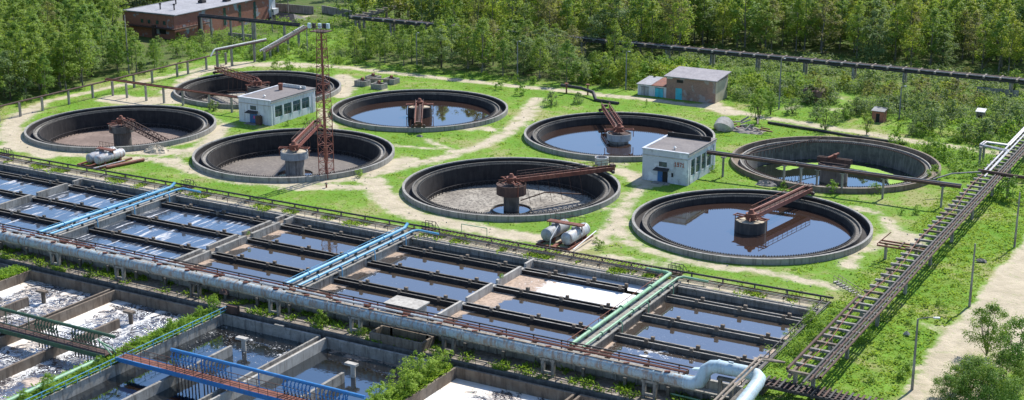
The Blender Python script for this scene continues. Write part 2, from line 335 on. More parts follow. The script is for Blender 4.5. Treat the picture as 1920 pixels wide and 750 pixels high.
def wear(P):
    d = np.full(len(P), 30.)
    for pts, hw in TRACKS: d = np.minimum(d, seg_d(P, pts)-hw)
    for k, c in TANKS.items():       # a trodden ring about most of the round tanks
        ex = {'A': .1, 'B': 1.1, 'C': .1, 'D': 1.9, 'F': 1.2, 'E': -.6, 'G': -.2, 'H': -1.5}[k]
        d = np.minimum(d, np.abs(np.linalg.norm(P-np.array(c), axis=1)-20.2)-ex+1.2)
    d = np.minimum(d, np.maximum(np.abs(P[:, 1]-190.3)-2.0, P[:, 0]+57)); return np.clip(d, -6, 12)
def road_d(P): return seg_d(P, MAIN_ROAD)-(4.1+.35*np.sin(P[:, 1]*.21)+.25*np.sin(P[:, 1]*.63+1))
BASIN = (-254., 157.6, -56.6, 188.9)      # main settling basins, cut out of the ground
LOWER = (-254., 60., -56.6, 157.6)        # sunken yard of the aeration tanks
def relief(x, y):
    """gentle slope right of the pipe trestle, little humps everywhere"""
    z = .05*np.sin(x*.31)*np.cos(y*.27)
    r = np.clip((x+54)/8, 0, 1)*np.clip((-36-x)/6, 0, 1)
    z = z+r*(.22*np.sin(x*.9+y*.35)*np.sin(y*.5)+.15*np.sin(x*2.1)*np.cos(y*1.3)) - np.clip((x+50)/10, 0, 1)*.35
    return z
def build_ground():
    rs = np.random.RandomState(3); pts = []
    def grid(x0, x1, y0, y1, st):
        xs, ys = np.meshgrid(np.arange(x0, x1, st), np.arange(y0, y1, st)); p = np.stack([xs.ravel(), ys.ravel()], 1); return p+rs.uniform(-.2, .2, p.shape)*st
    g1 = grid(-268, -24, 150, 316, 1.5); g2 = grid(-460, 10, 60, 600, 9.); g3 = grid(-1800, 1600, -300, 2600, 120.)
    inn = lambda p, b: (p[:, 0] > b[0]) & (p[:, 0] < b[1]) & (p[:, 1] > b[2]) & (p[:, 1] < b[3])
    g2 = g2[~inn(g2, (-268, -24, 150, 316))]; g3 = g3[~inn(g3, (-470, 20, 50, 610))]
    allp = np.concatenate([g1, g2, g3])
    keep = ~inn(allp, (-254.3, -56.3, 59.7, 189.2))
    for c in TANKS.values(): keep &= np.linalg.norm(allp-np.array(c), axis=1) > 20.1
    allp = allp[keep]; verts = [Vector(p) for p in allp]; edges = []
    def loop(ps):
        n = len(verts); verts.extend(Vector(p) for p in ps); edges.extend((n+i, n+(i+1) % len(ps)) for i in range(len(ps)))
    rect = [(-254,60)]+[(-254, y) for y in range(80, 180, 20)]+[(-254,188.9)]+[(x, 188.9) for x in np.arange(-251, -57, 2.)]+[(-56.6,188.9)]+[(-56.6, y) for y in np.arange(187, 61, -2.)]+[(-56.6,60)]
    loop(rect)
    for c in TANKS.values(): loop([(c[0]+19.8*math.cos(2*math.pi*i/72), c[1]+19.8*math.sin(2*math.pi*i/72)) for i in range(72)])
    vo, eo, fo, *_ = delaunay_2d_cdt(verts, edges, [], 0, 1e-5)
    V = np.array([(v.x, v.y) for v in vo]); F = np.array([f for f in fo if len(f) == 3]); cen = V[F].mean(1)
    ok = ~inn(cen, (-254, -56.6, 60, 188.9))
    for c in TANKS.values(): ok &= np.linalg.norm(cen-np.array(c), axis=1) > 19.78
    F = F[ok]; cen = cen[ok]
    d = np.minimum(wear(V), road_d(V)*1.6-1.5); z = relief(V[:, 0], V[:, 1])
    edge = np.minimum(np.abs(V[:, 1]-188.9), 9) < .01
    wild = np.clip((V[:, 1]-330)/30, 0, 1); wild = np.maximum(wild, np.clip((-262-V[:, 0])/5, 0, 1)); wild = np.maximum(wild, np.clip((V[:, 1]-309)/4, 0, 1)*np.clip((-146-V[:, 0])/6, 0, 1)*np.clip((V[:, 0]+242)/6, 0, 1))
    cls = np.zeros(len(F), int); dc = wear(cen); rd = road_d(cen)
    cls[(dc < -.1)] = 1; cls[rd < 0] = 2
    for k, (nm, mt) in enumerate((('ground', M['ground']), ('dirt_path', M['ground']), ('gravel_road', M['ground']))):
        f = F[cls == k]; used = np.unique(f); remap = np.zeros(len(V), int)-1; remap[used] = np.arange(len(used))
        me = bpy.data.meshes.new(nm); vv = np.column_stack([V[used], z[used]])
        me.from_pydata(vv.tolist(), [], remap[f].tolist())
        for an, arr in (('d', d), ('wild', wild)):
            at = me.attributes.new(an, 'FLOAT', 'POINT'); at.data.foreach_set('value', arr[used].astype(np.float32))
        me.polygons.foreach_set('use_smooth', [True]*len(me.polygons)); me.materials.append(mt)
        o = bpy.data.objects.new(nm, me); COL.objects.link(o); tag(o, kind='structure')
build_ground()
def water(name, x0, y0, x1, y1, z, mt, ff, ft, st=.8):
    nx = max(1, int((x1-x0)/st)); ny = max(1, int((y1-y0)/st)); xs, ys = np.meshgrid(np.linspace(x0, x1, nx+1), np.linspace(y0, y1, ny+1)); X = xs.ravel(); Y = ys.ravel()
    fs = [(j*(nx+1)+i, j*(nx+1)+i+1, (j+1)*(nx+1)+i+1, (j+1)*(nx+1)+i) for j in range(ny) for i in range(nx)]
    me = bpy.data.meshes.new(name); me.from_pydata(np.column_stack([X, Y, np.full(len(X), z)]).tolist(), [], fs)
    for an, fn in (('f', ff), ('t', ft)):
        at = me.attributes.new(an, 'FLOAT', 'POINT'); v = fn(X, Y) if callable(fn) else np.full(len(X), float(fn)); at.data.foreach_set('value', np.asarray(v, np.float32))
    me.materials.append(mt); o = bpy.data.objects.new(name, me); COL.objects.link(o); return tag(o, kind='structure')
# ================================================================== MAIN SETTLING BASINS
V0, V1 = 157.6, 188.9; WZ = -1.1
bas = thing('settling_basin', 'long rectangular concrete settling basin in bays with black overflow troughs, behind the pale blue main', 'settling basin', (-150, 173, 0))
MB().box(-254, V1-.35, -4, -56.6, V1, .12).box(-254, V1-.9, -.25, -56.6, V1-.352, -.02).build('rear_wall', M['conc'], bas)
b = MB().box(-254, V0-.25, -4.5, -56.6, V0+.25, .15)
for i in range(0, 66): b.box(-254+i*3., V0-.42, -3.6, -253.7+i*3., V0-.252, -.3)
b.box(-254, V0-1.6, -1.15, -56.6, V0-.252, -.95)
b.build('front_wall', M['conc'], bas)
for i in range(33): MB().box(-252+i*6, V0-2.0, -2.5, -251.6+i*6, V0-1.61, -1.16).build('ledge_prop', M['conc_dark'], bas)
BAYS = [(-226., -200.3), (-199.8, -179.6), (-176.9, -152.3), (-149.9, -128.6), (-125.9, -103.3), (-102.9, -81.3), (-78.6, -57.2)]
NT_ = [185.0, 176.2, 167.4]
def wallv(x0, x1, z=.1, notch=True):
    b = MB(); ys = [V0+.25]+[y for y in (163.0, 171.6, 180.4)]+[V1-.36]
    seg = []; cur = V0+.252
    for y in NT_[::-1]:
        seg.append((cur, y-.75)); cur = y+.75
    seg.append((cur, V1-.352))
    for a, c in seg: b.box(x0, a, -4, x1, c, z)
    for y in NT_: b.box(x0+.002, y-.75, -4, x1-.002, y+.75, z-.55)
    return b
wallv(-200.3, -199.8).build('division_wall', M['conc'], bas)
wallv(-103.3, -102.9).build('division_wall', M['conc_light'], bas)
b = wallv(-152.3, -151.75); b.v += []; b.build('division_wall', M['conc'], bas)
wallv(-150.45, -149.9).build('division_wall', M['conc'], bas)
MB().box(-151.75, V0+.26, -1.2, -150.45, V1-.36, -.55).build('gutter_bed', M['conc_brown'], bas)
MB().box(-57.2, V0+.252, -4, -56.6, V1-.352, .1).build('division_wall', M['conc_dark'], bas)
for x0, x1, m_ in ((-179.6, -176.9, 'conc'), (-128.6, -125.9, 'conc'), (-81.3, -78.6, 'conc_brown'), (-228.7, -226., 'conc')):
    w_ = wallv(x0, x1, .1); w_.build('walkway_wall', M[m_], bas)
    MB().box(x0-.15, V0+.3, .105, x1+.15, V1+.6, .24).build('walkway_slab', M['conc'], bas)
for bi, (x0, x1) in enumerate(BAYS):
    tm = M['conc_black'] if bi < 6 else M['conc_dark']
    for ti, y in enumerate(NT_):
        b = MB(); xe = x1
        if bi == 5 and ti == 0: xe = x1-4.2
        b.box(x0, y-.62, -2.0, xe, y-.46, -.58).box(x0, y+.46, -2.0, xe, y+.62, -.58).box(x0, y-.46, -1.5, xe, y+.46, -1.3)
        tr = b.build('overflow_trough', tm, bas)
        MB().box(x0, y-.67, -.578, xe, y-.44, -.52).build('lip', M['conc_dark'] if bi < 5 else M['conc'], tr)
        MB().box(x0, y+.44, -.578, xe, y+.67, -.52).build('lip', M['conc_dark'] if bi < 5 else M['conc'], tr)
        n = 3; L = (x1-x0)
        for k in range(n):
            cx = x0+L*(k+.72)/(n+.25)
            if cx > xe-.5: cx = xe-.6
            for sy in (-.56, .56):
                j = random.uniform(-.05, .05)
                MB().box(cx-.26+(.45 if sy > 0 else 0), y+sy-.2, -.75, cx+.24+(.45 if sy > 0 else 0)+j, y+sy+.2, -.1+j).build('concrete_block', M['conc_brown'] if bi > 1 else M['conc_dark'], tr)
        if bi >= 4: water('water', x0+.02, y-.45, xe-.02, y+.45, -.82 if bi == 6 else -.95, M['w_still'], 0, 0, 3)
def near_left(w_, amp=1., pw=1.):
    def f(X, Y, x0=None): return None
    return f
for bi, (x0, x1) in enumerate(BAYS):
    L = x1-x0; u = lambda X: (X-x0)/L
    ys = [V0+.25, NT_[2], NT_[1], NT_[0], V1-.35]
    for k in range(4):
        ya, yb = (ys[k]+(.62 if k else 0)), (ys[k+1]-(.62 if k < 3 else 0)); mid = (ya+yb)/2
        if bi <= 2:
            mt = M['w_streak']; ff = (lambda X, Y: .72-.2*np.clip((X-x0)/L*1.5-.3, 0, 1)) if k < 3 else .3
            ft = (lambda X, Y: np.clip(.62-(X-x0)/L*4.5-(Y-ya)/9, 0, 1)) if bi == 2 and k < 3 else 0
        else:
            mt = M['w_still']; ff = .12
            ft = lambda X, Y: np.clip(.85-(X-x0)/L*(3.2 if bi < 5 else 3.4)-(yb-Y)/14, 0, 1)
            if bi == 3 and k == 0: ft = lambda X, Y: np.clip(.7-(X-x0)/L*4, 0, 1)
            if bi == 5 and k >= 2:
                ft = lambda X, Y: np.clip(1.25-(X-x0)/L*1.9, .0, 1)
                ff = lambda X, Y: np.clip(.15+(X-x0)/L*1.6, 0, 1)
            if bi == 5 and k == 1: ft = lambda X, Y: np.clip(.95-(X-x0)/L*2.6, 0, 1)
            if bi == 6:
                ft = lambda X, Y: np.maximum(np.clip((X-x0)/L*2.6-1.75-(Y-ya)/25, 0, 1), np.clip(.6-(X-x0)/L*7, 0, 1))
                if k == 0: ff = lambda X, Y: np.clip(.5-np.abs((X-x0)/L-.3), 0, 1)*1.
        water('water', x0, ya, x1, yb, WZ-.02*bi, mt, ff, ft)
# ================================================================== SUNKEN YARD AND AERATION TANKS
DZ = -2.5; LZ = -2.4; LW = -3.95; VR = 150.4
yard = MB().box(-254, 152.4, -4.5, -56.6, V0-.252, DZ).build('concrete_yard', M['deck']); tag(yard, kind='structure')
ret = MB().box(-56.6, 60, -4.5, -56.1, V0-.3, .1).build('retaining_wall', M['conc_dark']); tag(ret, 'dark concrete retaining wall ending the sunken yard beside the grass slope', 'wall')
chn = thing('aeration_tank', 'large sunken concrete aeration tank with parallel lanes and half-length baffles, nearest the camera', 'aeration tank', (-130, 140, LZ))
MB().box(-254, 151.95, -5, -56.6, 152.398, DZ+.12).build('channel_wall', M['conc_dark'], chn)
MB().box(-254, VR+.42, -5, -56.6, 151.95, -3.9).build('channel_floor', M['conc_black'], chn)
LANES = [(-196., -177.2), (-173.4, -156.3), (-155.0, -137.6), (-133.9, -116.75), (-115.2, -97.5), (-93.9, -76.6), (-75.4, -57.)]
lm = ['conc_dark', 'conc_brown', 'conc_brown', 'conc', 'conc', 'conc_brown', 'conc_brown']
for i, (x0, x1) in enumerate(LANES):
    ya = 60 if i < 6 else 60
    b = MB().box(x0-.3, VR, -6, x1+.3, VR+.4, LZ+.03)
    if i == 3: b.box(-124.4, VR-.02, LZ+.03, -122.8, VR+.42, LZ+.3)
    b.build('rear_wall', M[lm[i]], chn)
    MB().box(x0-.32, 60, -6, x0, VR, LZ).build('side_wall', M['conc_light' if i == 4 else lm[i]], chn)
    MB().box(x1, 60, -6, x1+.32, VR, LZ).build('side_wall', M[lm[i]], chn)
    mid = (x0+x1)/2+ .1
    MB().box(mid-.22, 60, -6, mid+.22, 142.0, LZ-.15).build('baffle_wall', M[lm[i]], chn)
MB().box(-156.0, 60, -6, -155.3, VR+.3, LZ-.6).build('gutter_bed', M['conc_black'], chn)
MB().box(-116.42, 60, -6, -115.55, VR+.3, LZ-.5).build('gutter_bed', M['conc'], chn)
for (a, c) in ((-177.0, -173.7), (-137.3, -134.2), (-97.3, -94.2)):
    e = MB().box(a+.12, 60, -6, c-.02, VR+.38, LZ-.12).build('earth_strip', M['herb_ground'] if 'herb_ground' in M else M['ground'], chn)
    e.data.attributes.new('d', 'FLOAT', 'POINT').data.foreach_set('value', [1.2]*len(e.data.vertices))
def hump(X, Y, cx, cy, r): return np.exp(-((X-cx)**2+(Y-cy)**2)/r**2)
for i, (x0, x1) in enumerate(LANES):
    L = x1-x0
    if i in (1, 2): mt = M['w_churn']; ff = (lambda X, Y: .07+.85*np.clip(1.15-(X-x0)/L*3.4, 0, 1)*np.clip((Y-118)/12, .3, 1)*(X < (x0+x1)/2)+.75*np.clip(1-(X-(x0+x1)/2)/L*5, 0, 1)*(X > (x0+x1)/2)+.45*hump(X, Y, x1-1, VR-2, 5)-.4*hump(X, Y, (x0+x1)/2+4.5, 122, 2.2)); ft = (lambda X, Y: .62*hump(X, Y, (x0+x1)/2+4.5, 122, 3))
    elif i >= 5: mt = M['w_churn']; ff = lambda X, Y: .75+.5*np.clip(1-(X-x0)/L*2.6, 0, 1)-.42*hump(X, Y, x0+11, VR-5, 5.5)+.2*np.clip((Y-VR+3)/3, 0, 1); ft = 0.
    elif i == 3: mt = M['w_dark']; ff = lambda X, Y: .42*np.clip((Y-137)/8, 0, 1); ft = 0.
    else: mt = M['w_dark']; ff = lambda X, Y: .04+.1*np.clip((Y-143)/6, 0, 1); ft = (lambda X, Y: .5*np.clip((Y-145)/5, 0, 1)) if i == 4 else 0.
    water('water', x0, 95, x1, VR, LW, mt, ff, ft, .5)
water('water', -254, VR+.41, -57, 151.94, -3.6, M['w_dark'], 0, 0, 8)
tp = [(-163.6,'darker','beside the leftmost foam lane baffle'), (-145.8,'dark','in the second foaming lane'), (-124.7,'pale','in the dark water left of the double wall'), (-106.1,'pale','in the dark water right of the double wall'), (-86,'dark','in the foaming tank at the bottom edge')]
for x, cw, wh in tp[:4]:
    t = thing('concrete_pier', f'{cw} concrete T-shaped pier standing {wh}', 'pier', (x, 144, -6)); m_ = M['conc_light' if cw == 'pale' else 'conc_brown']
    MB().tube([(x, 144, -6), (x, 144, LZ+.1)], .33, 10).build('column', m_, t, True)
    MB().box(x-1.1, 143.6, LZ+.1, x+.7, 144.4, LZ+.42).build('cap', m_, t)
# ================================================================== ROUND SETTLING TANKS
LBL = {'A': ('round concrete settling tank full of dark water, nearest the camera at the right', 'w'), 'B': ('empty round settling tank with pale dried sludge floor and a small central pool', 'd'),
 'C': ('empty round settling tank beside the red lattice mast, with a grey drum', 'd'), 'D': ('empty round settling tank at the far left with a brown sludge floor', 'd'),
 'E': ('round settling tank full of blue water, in the back row right of the mast', 'w'), 'F': ('empty round settling tank behind the whitewashed hut with the blue door', 'd'),
 'G': ('round settling tank full of water behind the pale brick hut marked 1971', 'w'), 'H': ('round settling tank with bright green algae, farthest right beyond the overhead main', 'h')}
for k, (cx, cy) in TANKS.items():
    lab, kd = LBL[k]; t = thing('settling_tank', lab, 'settling tank', (cx, cy, 0), 'round settling tanks'); t['label'] = lab
    wm = {'H': 'conc_brown'}.get(k, 'conc_rim')
    MB().ring(cx, cy, 19.55, 20.0, -2, 1.0, 128).build('outer_wall', M[wm], t, True)
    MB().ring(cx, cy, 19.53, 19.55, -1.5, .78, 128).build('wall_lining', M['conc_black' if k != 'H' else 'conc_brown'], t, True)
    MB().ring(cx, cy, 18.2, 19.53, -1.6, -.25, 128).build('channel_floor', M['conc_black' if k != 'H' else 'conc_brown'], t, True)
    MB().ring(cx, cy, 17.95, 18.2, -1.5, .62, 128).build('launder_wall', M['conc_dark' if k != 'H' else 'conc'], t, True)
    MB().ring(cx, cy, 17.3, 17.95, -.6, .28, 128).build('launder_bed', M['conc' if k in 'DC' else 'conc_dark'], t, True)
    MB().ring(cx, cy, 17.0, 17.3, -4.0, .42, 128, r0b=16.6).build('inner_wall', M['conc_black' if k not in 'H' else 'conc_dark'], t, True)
    b = MB().ring(cx, cy, 16.98, 17.1, .3, .46, 128)
    for i in range(240):                       # saw-tooth weir along the inner lip
        a = 2*math.pi*i/240; c, q = math.cos(a), math.sin(a)
        b.beam((cx+17.05*c, cy+17.05*q, .40), (cx+17.05*c, cy+17.05*q, .62), .2, .05)
    b.build('weir', M['conc_dark' if k != 'H' else 'rust_dark'], t)
    if kd == 'w':
        wz = {'A': -.7, 'E': -.95, 'G': -1.05}[k]; MB().disc(cx, cy, 17.02, wz, 96).build('water', M['w_round']); o = bpy.data.objects[-1] if False else None
        for o in COL.objects:
            if o.name.startswith('water') and 'kind' not in o: o['kind'] = 'structure'
        MB().disc(cx, cy, 16.9, -3.6, 64, zc=-4.2).build('floor', M['conc_black'], t)
    else:
        MB().disc(cx, cy, 16.75, -3.5, 64, zc=-4.1, rings=3).build('floor', M[{'C': 'sludge_dark', 'D': 'sludge_brown'}.get(k, 'sludge')], t)
        if kd == 'd':
            b = MB().ring(cx, cy, 16.0, 16.12, -2.62, -2.5, 96)
            for i in range(96):
                a = 2*math.pi*i/96; a2 = 2*math.pi*(i+.5)/96; a3 = 2*math.pi*(i+1)/96; f = lambda a_, r_, z_: (cx+r_*math.cos(a_), cy+r_*math.sin(a_), z_)
                b.beam(f(a, 16.06, -2.56), f(a2, 16.06, -3.5), .09, .09); b.beam(f(a2, 16.06, -3.5), f(a3, 16.06, -2.56), .09, .09)
            b.build('zigzag_ring', M['black'], t)  # thin black ring on zigzag struts just above the tank floor
            if k in 'BC':
                o = MB().ring(cx, cy, 3.5, 3.75, -4.3, -3.62, 40).build('pit_kerb', M['conc_dark'], t)
                o = MB().disc(cx, cy, 3.5 if k == 'B' else 3.5, -3.85, 32).build('water', M['w_round']); o['kind'] = 'structure'
        else:
            def ring_f(X, Y, cx=cx, cy=cy):
                r = np.hypot(X-cx, Y-cy); a = np.arctan2(Y-cy, X-cx)
                return np.clip(.9*np.exp(-((r-12.2)/1.9)**2)*((np.cos(a-R(55))+.35) > 0)+.5*np.exp(-((r-16.2)/.5)**2), 0, 1)
            xs = []; me = bpy.data.meshes.new('water'); q = MB().disc(cx, cy, 16.9, -3.1, 96, rings=34); me.from_pydata(q.v, [], q.f); va = np.array(q.v)
            for an, v in (('f', va[:, 0]*0), ('t', ring_f(va[:, 0], va[:, 1]))): me.attributes.new(an, 'FLOAT', 'POINT').data.foreach_set('value', np.asarray(v, np.float32))
            me.materials.append(M['w_algae']); o = bpy.data.objects.new('water', me); COL.objects.link(o); o['kind'] = 'structure'
    # central drum on its column
    cr, dr, zt, zb, dm = {'A': (1.9,2.6,1.25,-.95,'black'), 'B': (1.45,2.75,1.1,-.75,'rust_dark'), 'C': (1.9,2.7,1.1,-.35,'grey'), 'D': (1.9,2.7,1.0,-.4,'conc_dark'), 'E': (2.0,2.7,1.2,-1.2,'conc_black'), 'F': (1.9,2.7,1.1,-.5,'conc_dark'), 'G': (2.0,2.6,1.0,-.4,'grey'), 'H': (2.7,3.1,.6,-.1,'rust_dark')}[k]
    MB().tube([(cx, cy, -4.6), (cx, cy, zb+.3)], cr, 28).build('column', M['conc_dark' if k in 'BDF' else 'conc'] if k != 'H' else M['conc_brown'], t, True)
    MB().ring(cx, cy, dr-.14, dr, zb, zt, 40).box(cx-.01, cy-.01, zb, cx+.01, cy+.01, zb+.01).build('drum', M[dm], t, True)
    MB().disc(cx, cy, dr-.13, zt-.25, 32).build('drum_platform', M['sand' if k in 'ACE' else 'rust_dark'], t)
    if k in 'CE': MB().ring(cx, cy, dr-.1, dr+.06, zb, zb+.9 if k == 'C' else zt-.7, 40).build('drum_skirt', M['grey' if k == 'C' else 'conc_black'], t, True)
for o in COL.objects:
    if o.name.split('.')[0] == 'water': o['kind'] = 'structure'
ARMS = {'A': ((-76.2,243.4), 20.6, 1.0, 'rust_red', 'red-brown scraper bridge reaching from the drum to the rim of the nearest water-filled tank'),
 'B': ((-113.8,237.5), 20.7, 1.0, 'rust', 'long dark red scraper bridge across the empty tank with the central pool'),
 'C': ((-183.4,238.7), 20.6, 1.0, 'rust_red', 'red-brown scraper bridge over the empty tank behind the lattice mast'),
 'D': ((-206.4,218.6), 15.5, -1.9, 'rust_dark', 'dark broken lattice scraper bridge sagging into the far left tank'),
 'E': ((-164.4,249.3), 20.4, 1.0, 'rust', 'rusty scraper bridge pointing at the camera in the back water-filled tank'),
 'F': ((-241.2,274.7), 20.5, 1.2, 'rust', 'rusty scraper bridge in the empty tank behind the hut with the blue door'),
 'G': ((-137.0,283.5), 20.3, 1.0, 'rust_red', 'rusty lattice scraper bridge slanting to the far rim behind the hut marked 1971')}
for k, (end, L, drop, mt, lab) in ARMS.items():
    cx, cy = TANKS[k]; d = Vector((end[0]-cx, end[1]-cy, 0)).normalized(); s_ = Vector((-d.y, d.x, 0)); z0 = 1.75 if k != 'H' else .8
    t = thing('scraper_bridge', lab, 'scraper bridge', (cx, cy, z0), 'scraper bridges of the round tanks'); m_ = M[mt]
    def pt(l, o, z):
        f = max(0, l)/L; return Vector((cx, cy, 0))+d*l+s_*o+Vector((0, 0, z+(z0+.05) + (drop-1.0 if k == 'D' else 0)*f))
    if k in 'DGF':                                   # open lattice girders
        for o_ in (-.8, .8):
            b = MB(); n = 12
            b.beam(pt(1, o_, -.1), pt(L, o_, -.1), .14, .14).beam(pt(1, o_, .95), pt(L, o_, .95), .14, .14)
            for i in range(n):
                a, c = 1+(L-1)*i/n, 1+(L-1)*(i+1)/n; b.beam(pt(a, o_, -.1), pt((a+c)/2, o_, .95), .1, .1).beam(pt((a+c)/2, o_, .95), pt(c, o_, -.1), .1, .1)
            b.build('lattice_girder', m_, t)
    else:
        for o_ in (-.75, .75): MB().beam(pt(.5, o_, .05), pt(L+.3, o_, .05), .2, .75).build('girder', m_, t)
        if k in 'AC': MB().tube([pt(1.5, .75, .55), pt(L, .75, .55)], .16, 8).build('pipe', m_, t, True)
    b = MB()
    for i in range(20): b.beam(pt(1+i*(L-1)/20, -.7, .06), pt(1+i*(L-1)/20, .7, .06), .25, .06)
    b.beam(pt(1, .2, .13), pt(L, .2, .13), .5, .05).build('deck', M['rust_dark'], t)
    for o_ in (-.85, .85):
        if k == 'D' and o_ > 0: continue
        MB().rail(pt(1.5, o_, .3), pt(L, o_, .3), 1.05, 1.7, .06).build('railing', M['rust_dark' if k != 'A' else 'rust'], t)
    MB().box(-.1,0,0,0,0,0) if False else None
    MB().tube([pt(0, 0, -.5), pt(0, 0, .6)], .95, 12).tube([pt(0, 0, .6), pt(0, 0, 1.25)], [.6, .3], 10).build('drive_head', M['rust'], t, True)
    b = MB(); hw = 3.0
    for o_ in (-1, 1): b.beam(pt(-.5*o_, -hw, -.1), pt(-.5*o_, hw, -.1), .14, .2)
    for a in (-hw, hw): b.beam(pt(0, a, -.1), pt(0, a, -2.5 if k in 'AEB' else -1.7), .12, .12).beam(pt(-.8, a, -.1), pt(.8, a, -.1), .12, .12)
    if k == 'E': b.beam(pt(0, -hw, -2.4), pt(0, hw, -2.4), .12, .12).beam(pt(0, -hw, -.1), pt(0, hw, -.1), .3, .2)
    for a in range(6):
        q = a*math.pi/3+.4; b.beam(pt(0, 0, .3), pt(2.4*math.cos(q), 2.4*math.sin(q), -.15), .12, .12)
    b.build('cross_frame', M['rust'], t)
    if k != 'D':
        b = MB().beam(pt(L-.3, -1.3, -.35), pt(L-.3, 1.3, -.35), .5, .45)
        b.beam(pt(L+.2, -.6, .5), pt(L+.2, .6, .5), .8, .5).build('end_carriage', M['rust_dark'], t)
        for a in (-1.2, 1.2): MB().tube([pt(L-.5, a, -.42), pt(L-.1, a, -.42)], .34, 12).build('wheel', M['black'], t, True)
    if k in 'BCF':                            # thin scraper rods down to the floor
        b = MB()
        for i in range(6): b.beam(pt(3+i*2.2, .3, -.2), pt(4+i*2.2, .3, -5.1), .06, .06)
        b.tube([pt(2, .3, -4.2), pt(7, .3, -3.2), pt(15.5, .3, -4.6)], .13, 6).build('scraper', M['rust_dark'], t)
cx, cy = TANKS['H']; t = thing('drive_frame', 'rusty rectangular frame on the drum of the green algae tank', 'drive frame', (cx, cy, .6))
MB().box(cx-3.4, cy-.5, .6, cx+3.4, cy-.3, 1.5).box(cx-3.4, cy+.3, .6, cx+3.4, cy+.5, 1.5).build('girder', M['rust_dark'], t)
MB().beam((cx-1, cy-.9, 1.6), (cx+.4, cy+1.2, 2.2), .5, .3).tube([(cx+.1, cy, 1.0), (cx+.1, cy, 2.3)], .35, 10).build('gearbox', M['rust'], t)
# little round bowl at the rim of tank B
bx, by = G(1128, 303, .8); t = thing('round_vessel', 'small round pale vessel on the rim beside the end of the dark red bridge', 'vessel', (bx, by, .3))
MB().ring(bx, by, 1.15, 1.35, .3, 1.7, 24).build('shell', M['silver'], t, True); MB().tube([(bx, by, 0), (bx, by, .5)], .5, 10).build('foot', M['rust'], t, True)
# ================================================================== BUILDINGS
def hut(name, lab, x0, y0, x1, y1, h, marks):
    t = thing(name, lab, 'building', (x0, y0, 0)); wm = M['plaster' if not marks else 'brick_white']; th = .35
    MB().box(x0, y0, -.2, x1, y0+th, h).build('front_wall', wm, t); MB().box(x0, y1-th, -.2, x1, y1, h).build('rear_wall', wm, t); MB().box(x0, y0+th, -.2, x0+th, y1-th, h).build('side_wall', wm, t)
    b = MB(); n = 5; ws = (y1-y0-3.2)/4        # window side: piers, sill, lintel
    b.box(x1-th, y0+th, -.2, x1, y1-th, 1.5).box(x1-th, y0+th, h-1.5, x1, y1-th, h)
    yy = y0+1.3
    b.box(x1-th, y0+th, 1.5, x1, yy, h-1.5); wins = []
    for i in range(4): wins.append((yy+.001, yy+ws-.45)); b.box(x1-th, yy+ws-.45, 1.5, x1+.12, yy+ws, h-1.5); yy += ws
    b.box(x1-th, yy, 1.5, x1, y1-th, h-1.5); b.build('window_wall', wm, t)
    for a in (y0+.1, y0+.95, y1-1.2): MB().box(x1+.002, a, -.2, x1+.14, a+.45, h-1.0).build('pilaster', wm, t)
    for a, c in wins:
        f = MB().box(x1-.2, a, 1.5, x1-.12, c, h-1.5).build('window', M['glass'], t); MB().box(x1-.12, a, 3.0, x1-.05, c, 3.1).box(x1-.12, (a+c)/2-.04, 1.5, x1-.05, (a+c)/2+.04, 3.0).build('frame', M['steel'], f)
    MB().box(x0-.15, y0-.15, h, x1+.15, y0+th, h+.22).box(x0-.15, y0+th, h, x0+th, y1+.15, h+.22).build('parapet', M['brick_white'], t)
    MB().box(x0-.08, y0-.08, h-1.15, x1+.08, y0-.002, h-.98).box(x1+.15, y0+.1, h-.5, x1+.22, y1, h-.3).build('cornice', M['conc_light'], t)
    rf = MB().box(x0+th, y0+th, h-.1, x1+.2, y1+.2, h+.08).build('roof', M['roofing'], t)
    for a, c in ((.78, .82), (.62, .14)):
        MB().tube([(x0+(x1-x0)*a, y0+(y1-y0)*c, h+.05), (x0+(x1-x0)*a, y0+(y1-y0)*c, h+.5)], .12, 8).tube([(x0+(x1-x0)*a, y0+(y1-y0)*c, h+.5), (x0+(x1-x0)*a, y0+(y1-y0)*c, h+.75)], [.36, .1], 10).build('roof_vent', M['white'], rf, True)
    xm = x0+(x1-x0)*.46
    d = MB().box(xm-1.0, y0-.1, 0, xm-.02, y0-.002, 2.35).build('door', M['blue_door'], t); MB().box(xm-.2, y0-.16, 1.1, xm-.12, y0-.101, 1.3).build('handle', M['steel'], d)
    d = MB().box(xm+.02, y0-.1, 0, xm+1.0, y0-.002, 2.35).build('door', M['blue_door' if not marks else 'dark'], t)
    if not marks: MB().box(xm+.1, y0-.13, 1.1, xm+.34, y0-.101, 1.75).build('notice', M['pink'], d)
    MB().add([(xm-1.6, y0-1.1, 2.5), (xm+1.5, y0-1.1, 2.5), (xm+1.3, y0-.01, 2.85), (xm-1.4, y0-.01, 2.85), (xm-1.6, y0-1.1, 2.4), (xm+1.5, y0-1.1, 2.4), (xm+1.3, y0-.01, 2.75), (xm-1.4, y0-.01, 2.75)], [(0,1,2,3), (7,6,5,4), (0,4,5,1), (1,5,6,2), (3,2,6,7), (0,3,7,4)]).build('canopy', M['black'], t)
    f = MB().box(xm-.8, y0-.06, 3.05, xm+.8, y0-.002, 3.95).build('window', M['glass'], t); g_ = MB()
    for i in range(7): g_.box(xm-.75+i*.25, y0-.11, 3.05, xm-.71+i*.25, y0-.061, 3.95)
    g_.build('bars', M['steel'], f)
    MB().box(xm+1.75, y0-.04, 1.3, xm+2.15, y0-.002, 2.1).build('window', M['dark'], t)
    MB().box(xm-1.6, y0-1.5, 0, xm+1.5, y0-.1, .16).build('doorstep', M['conc'], t)
    return t, xm, x1
t, xm, xr = hut('pump_house', 'whitewashed flat-roofed hut with double blue doors, between the empty tanks at left', -205.0, 239.6, -196.2, 255.6, 5.4, False)
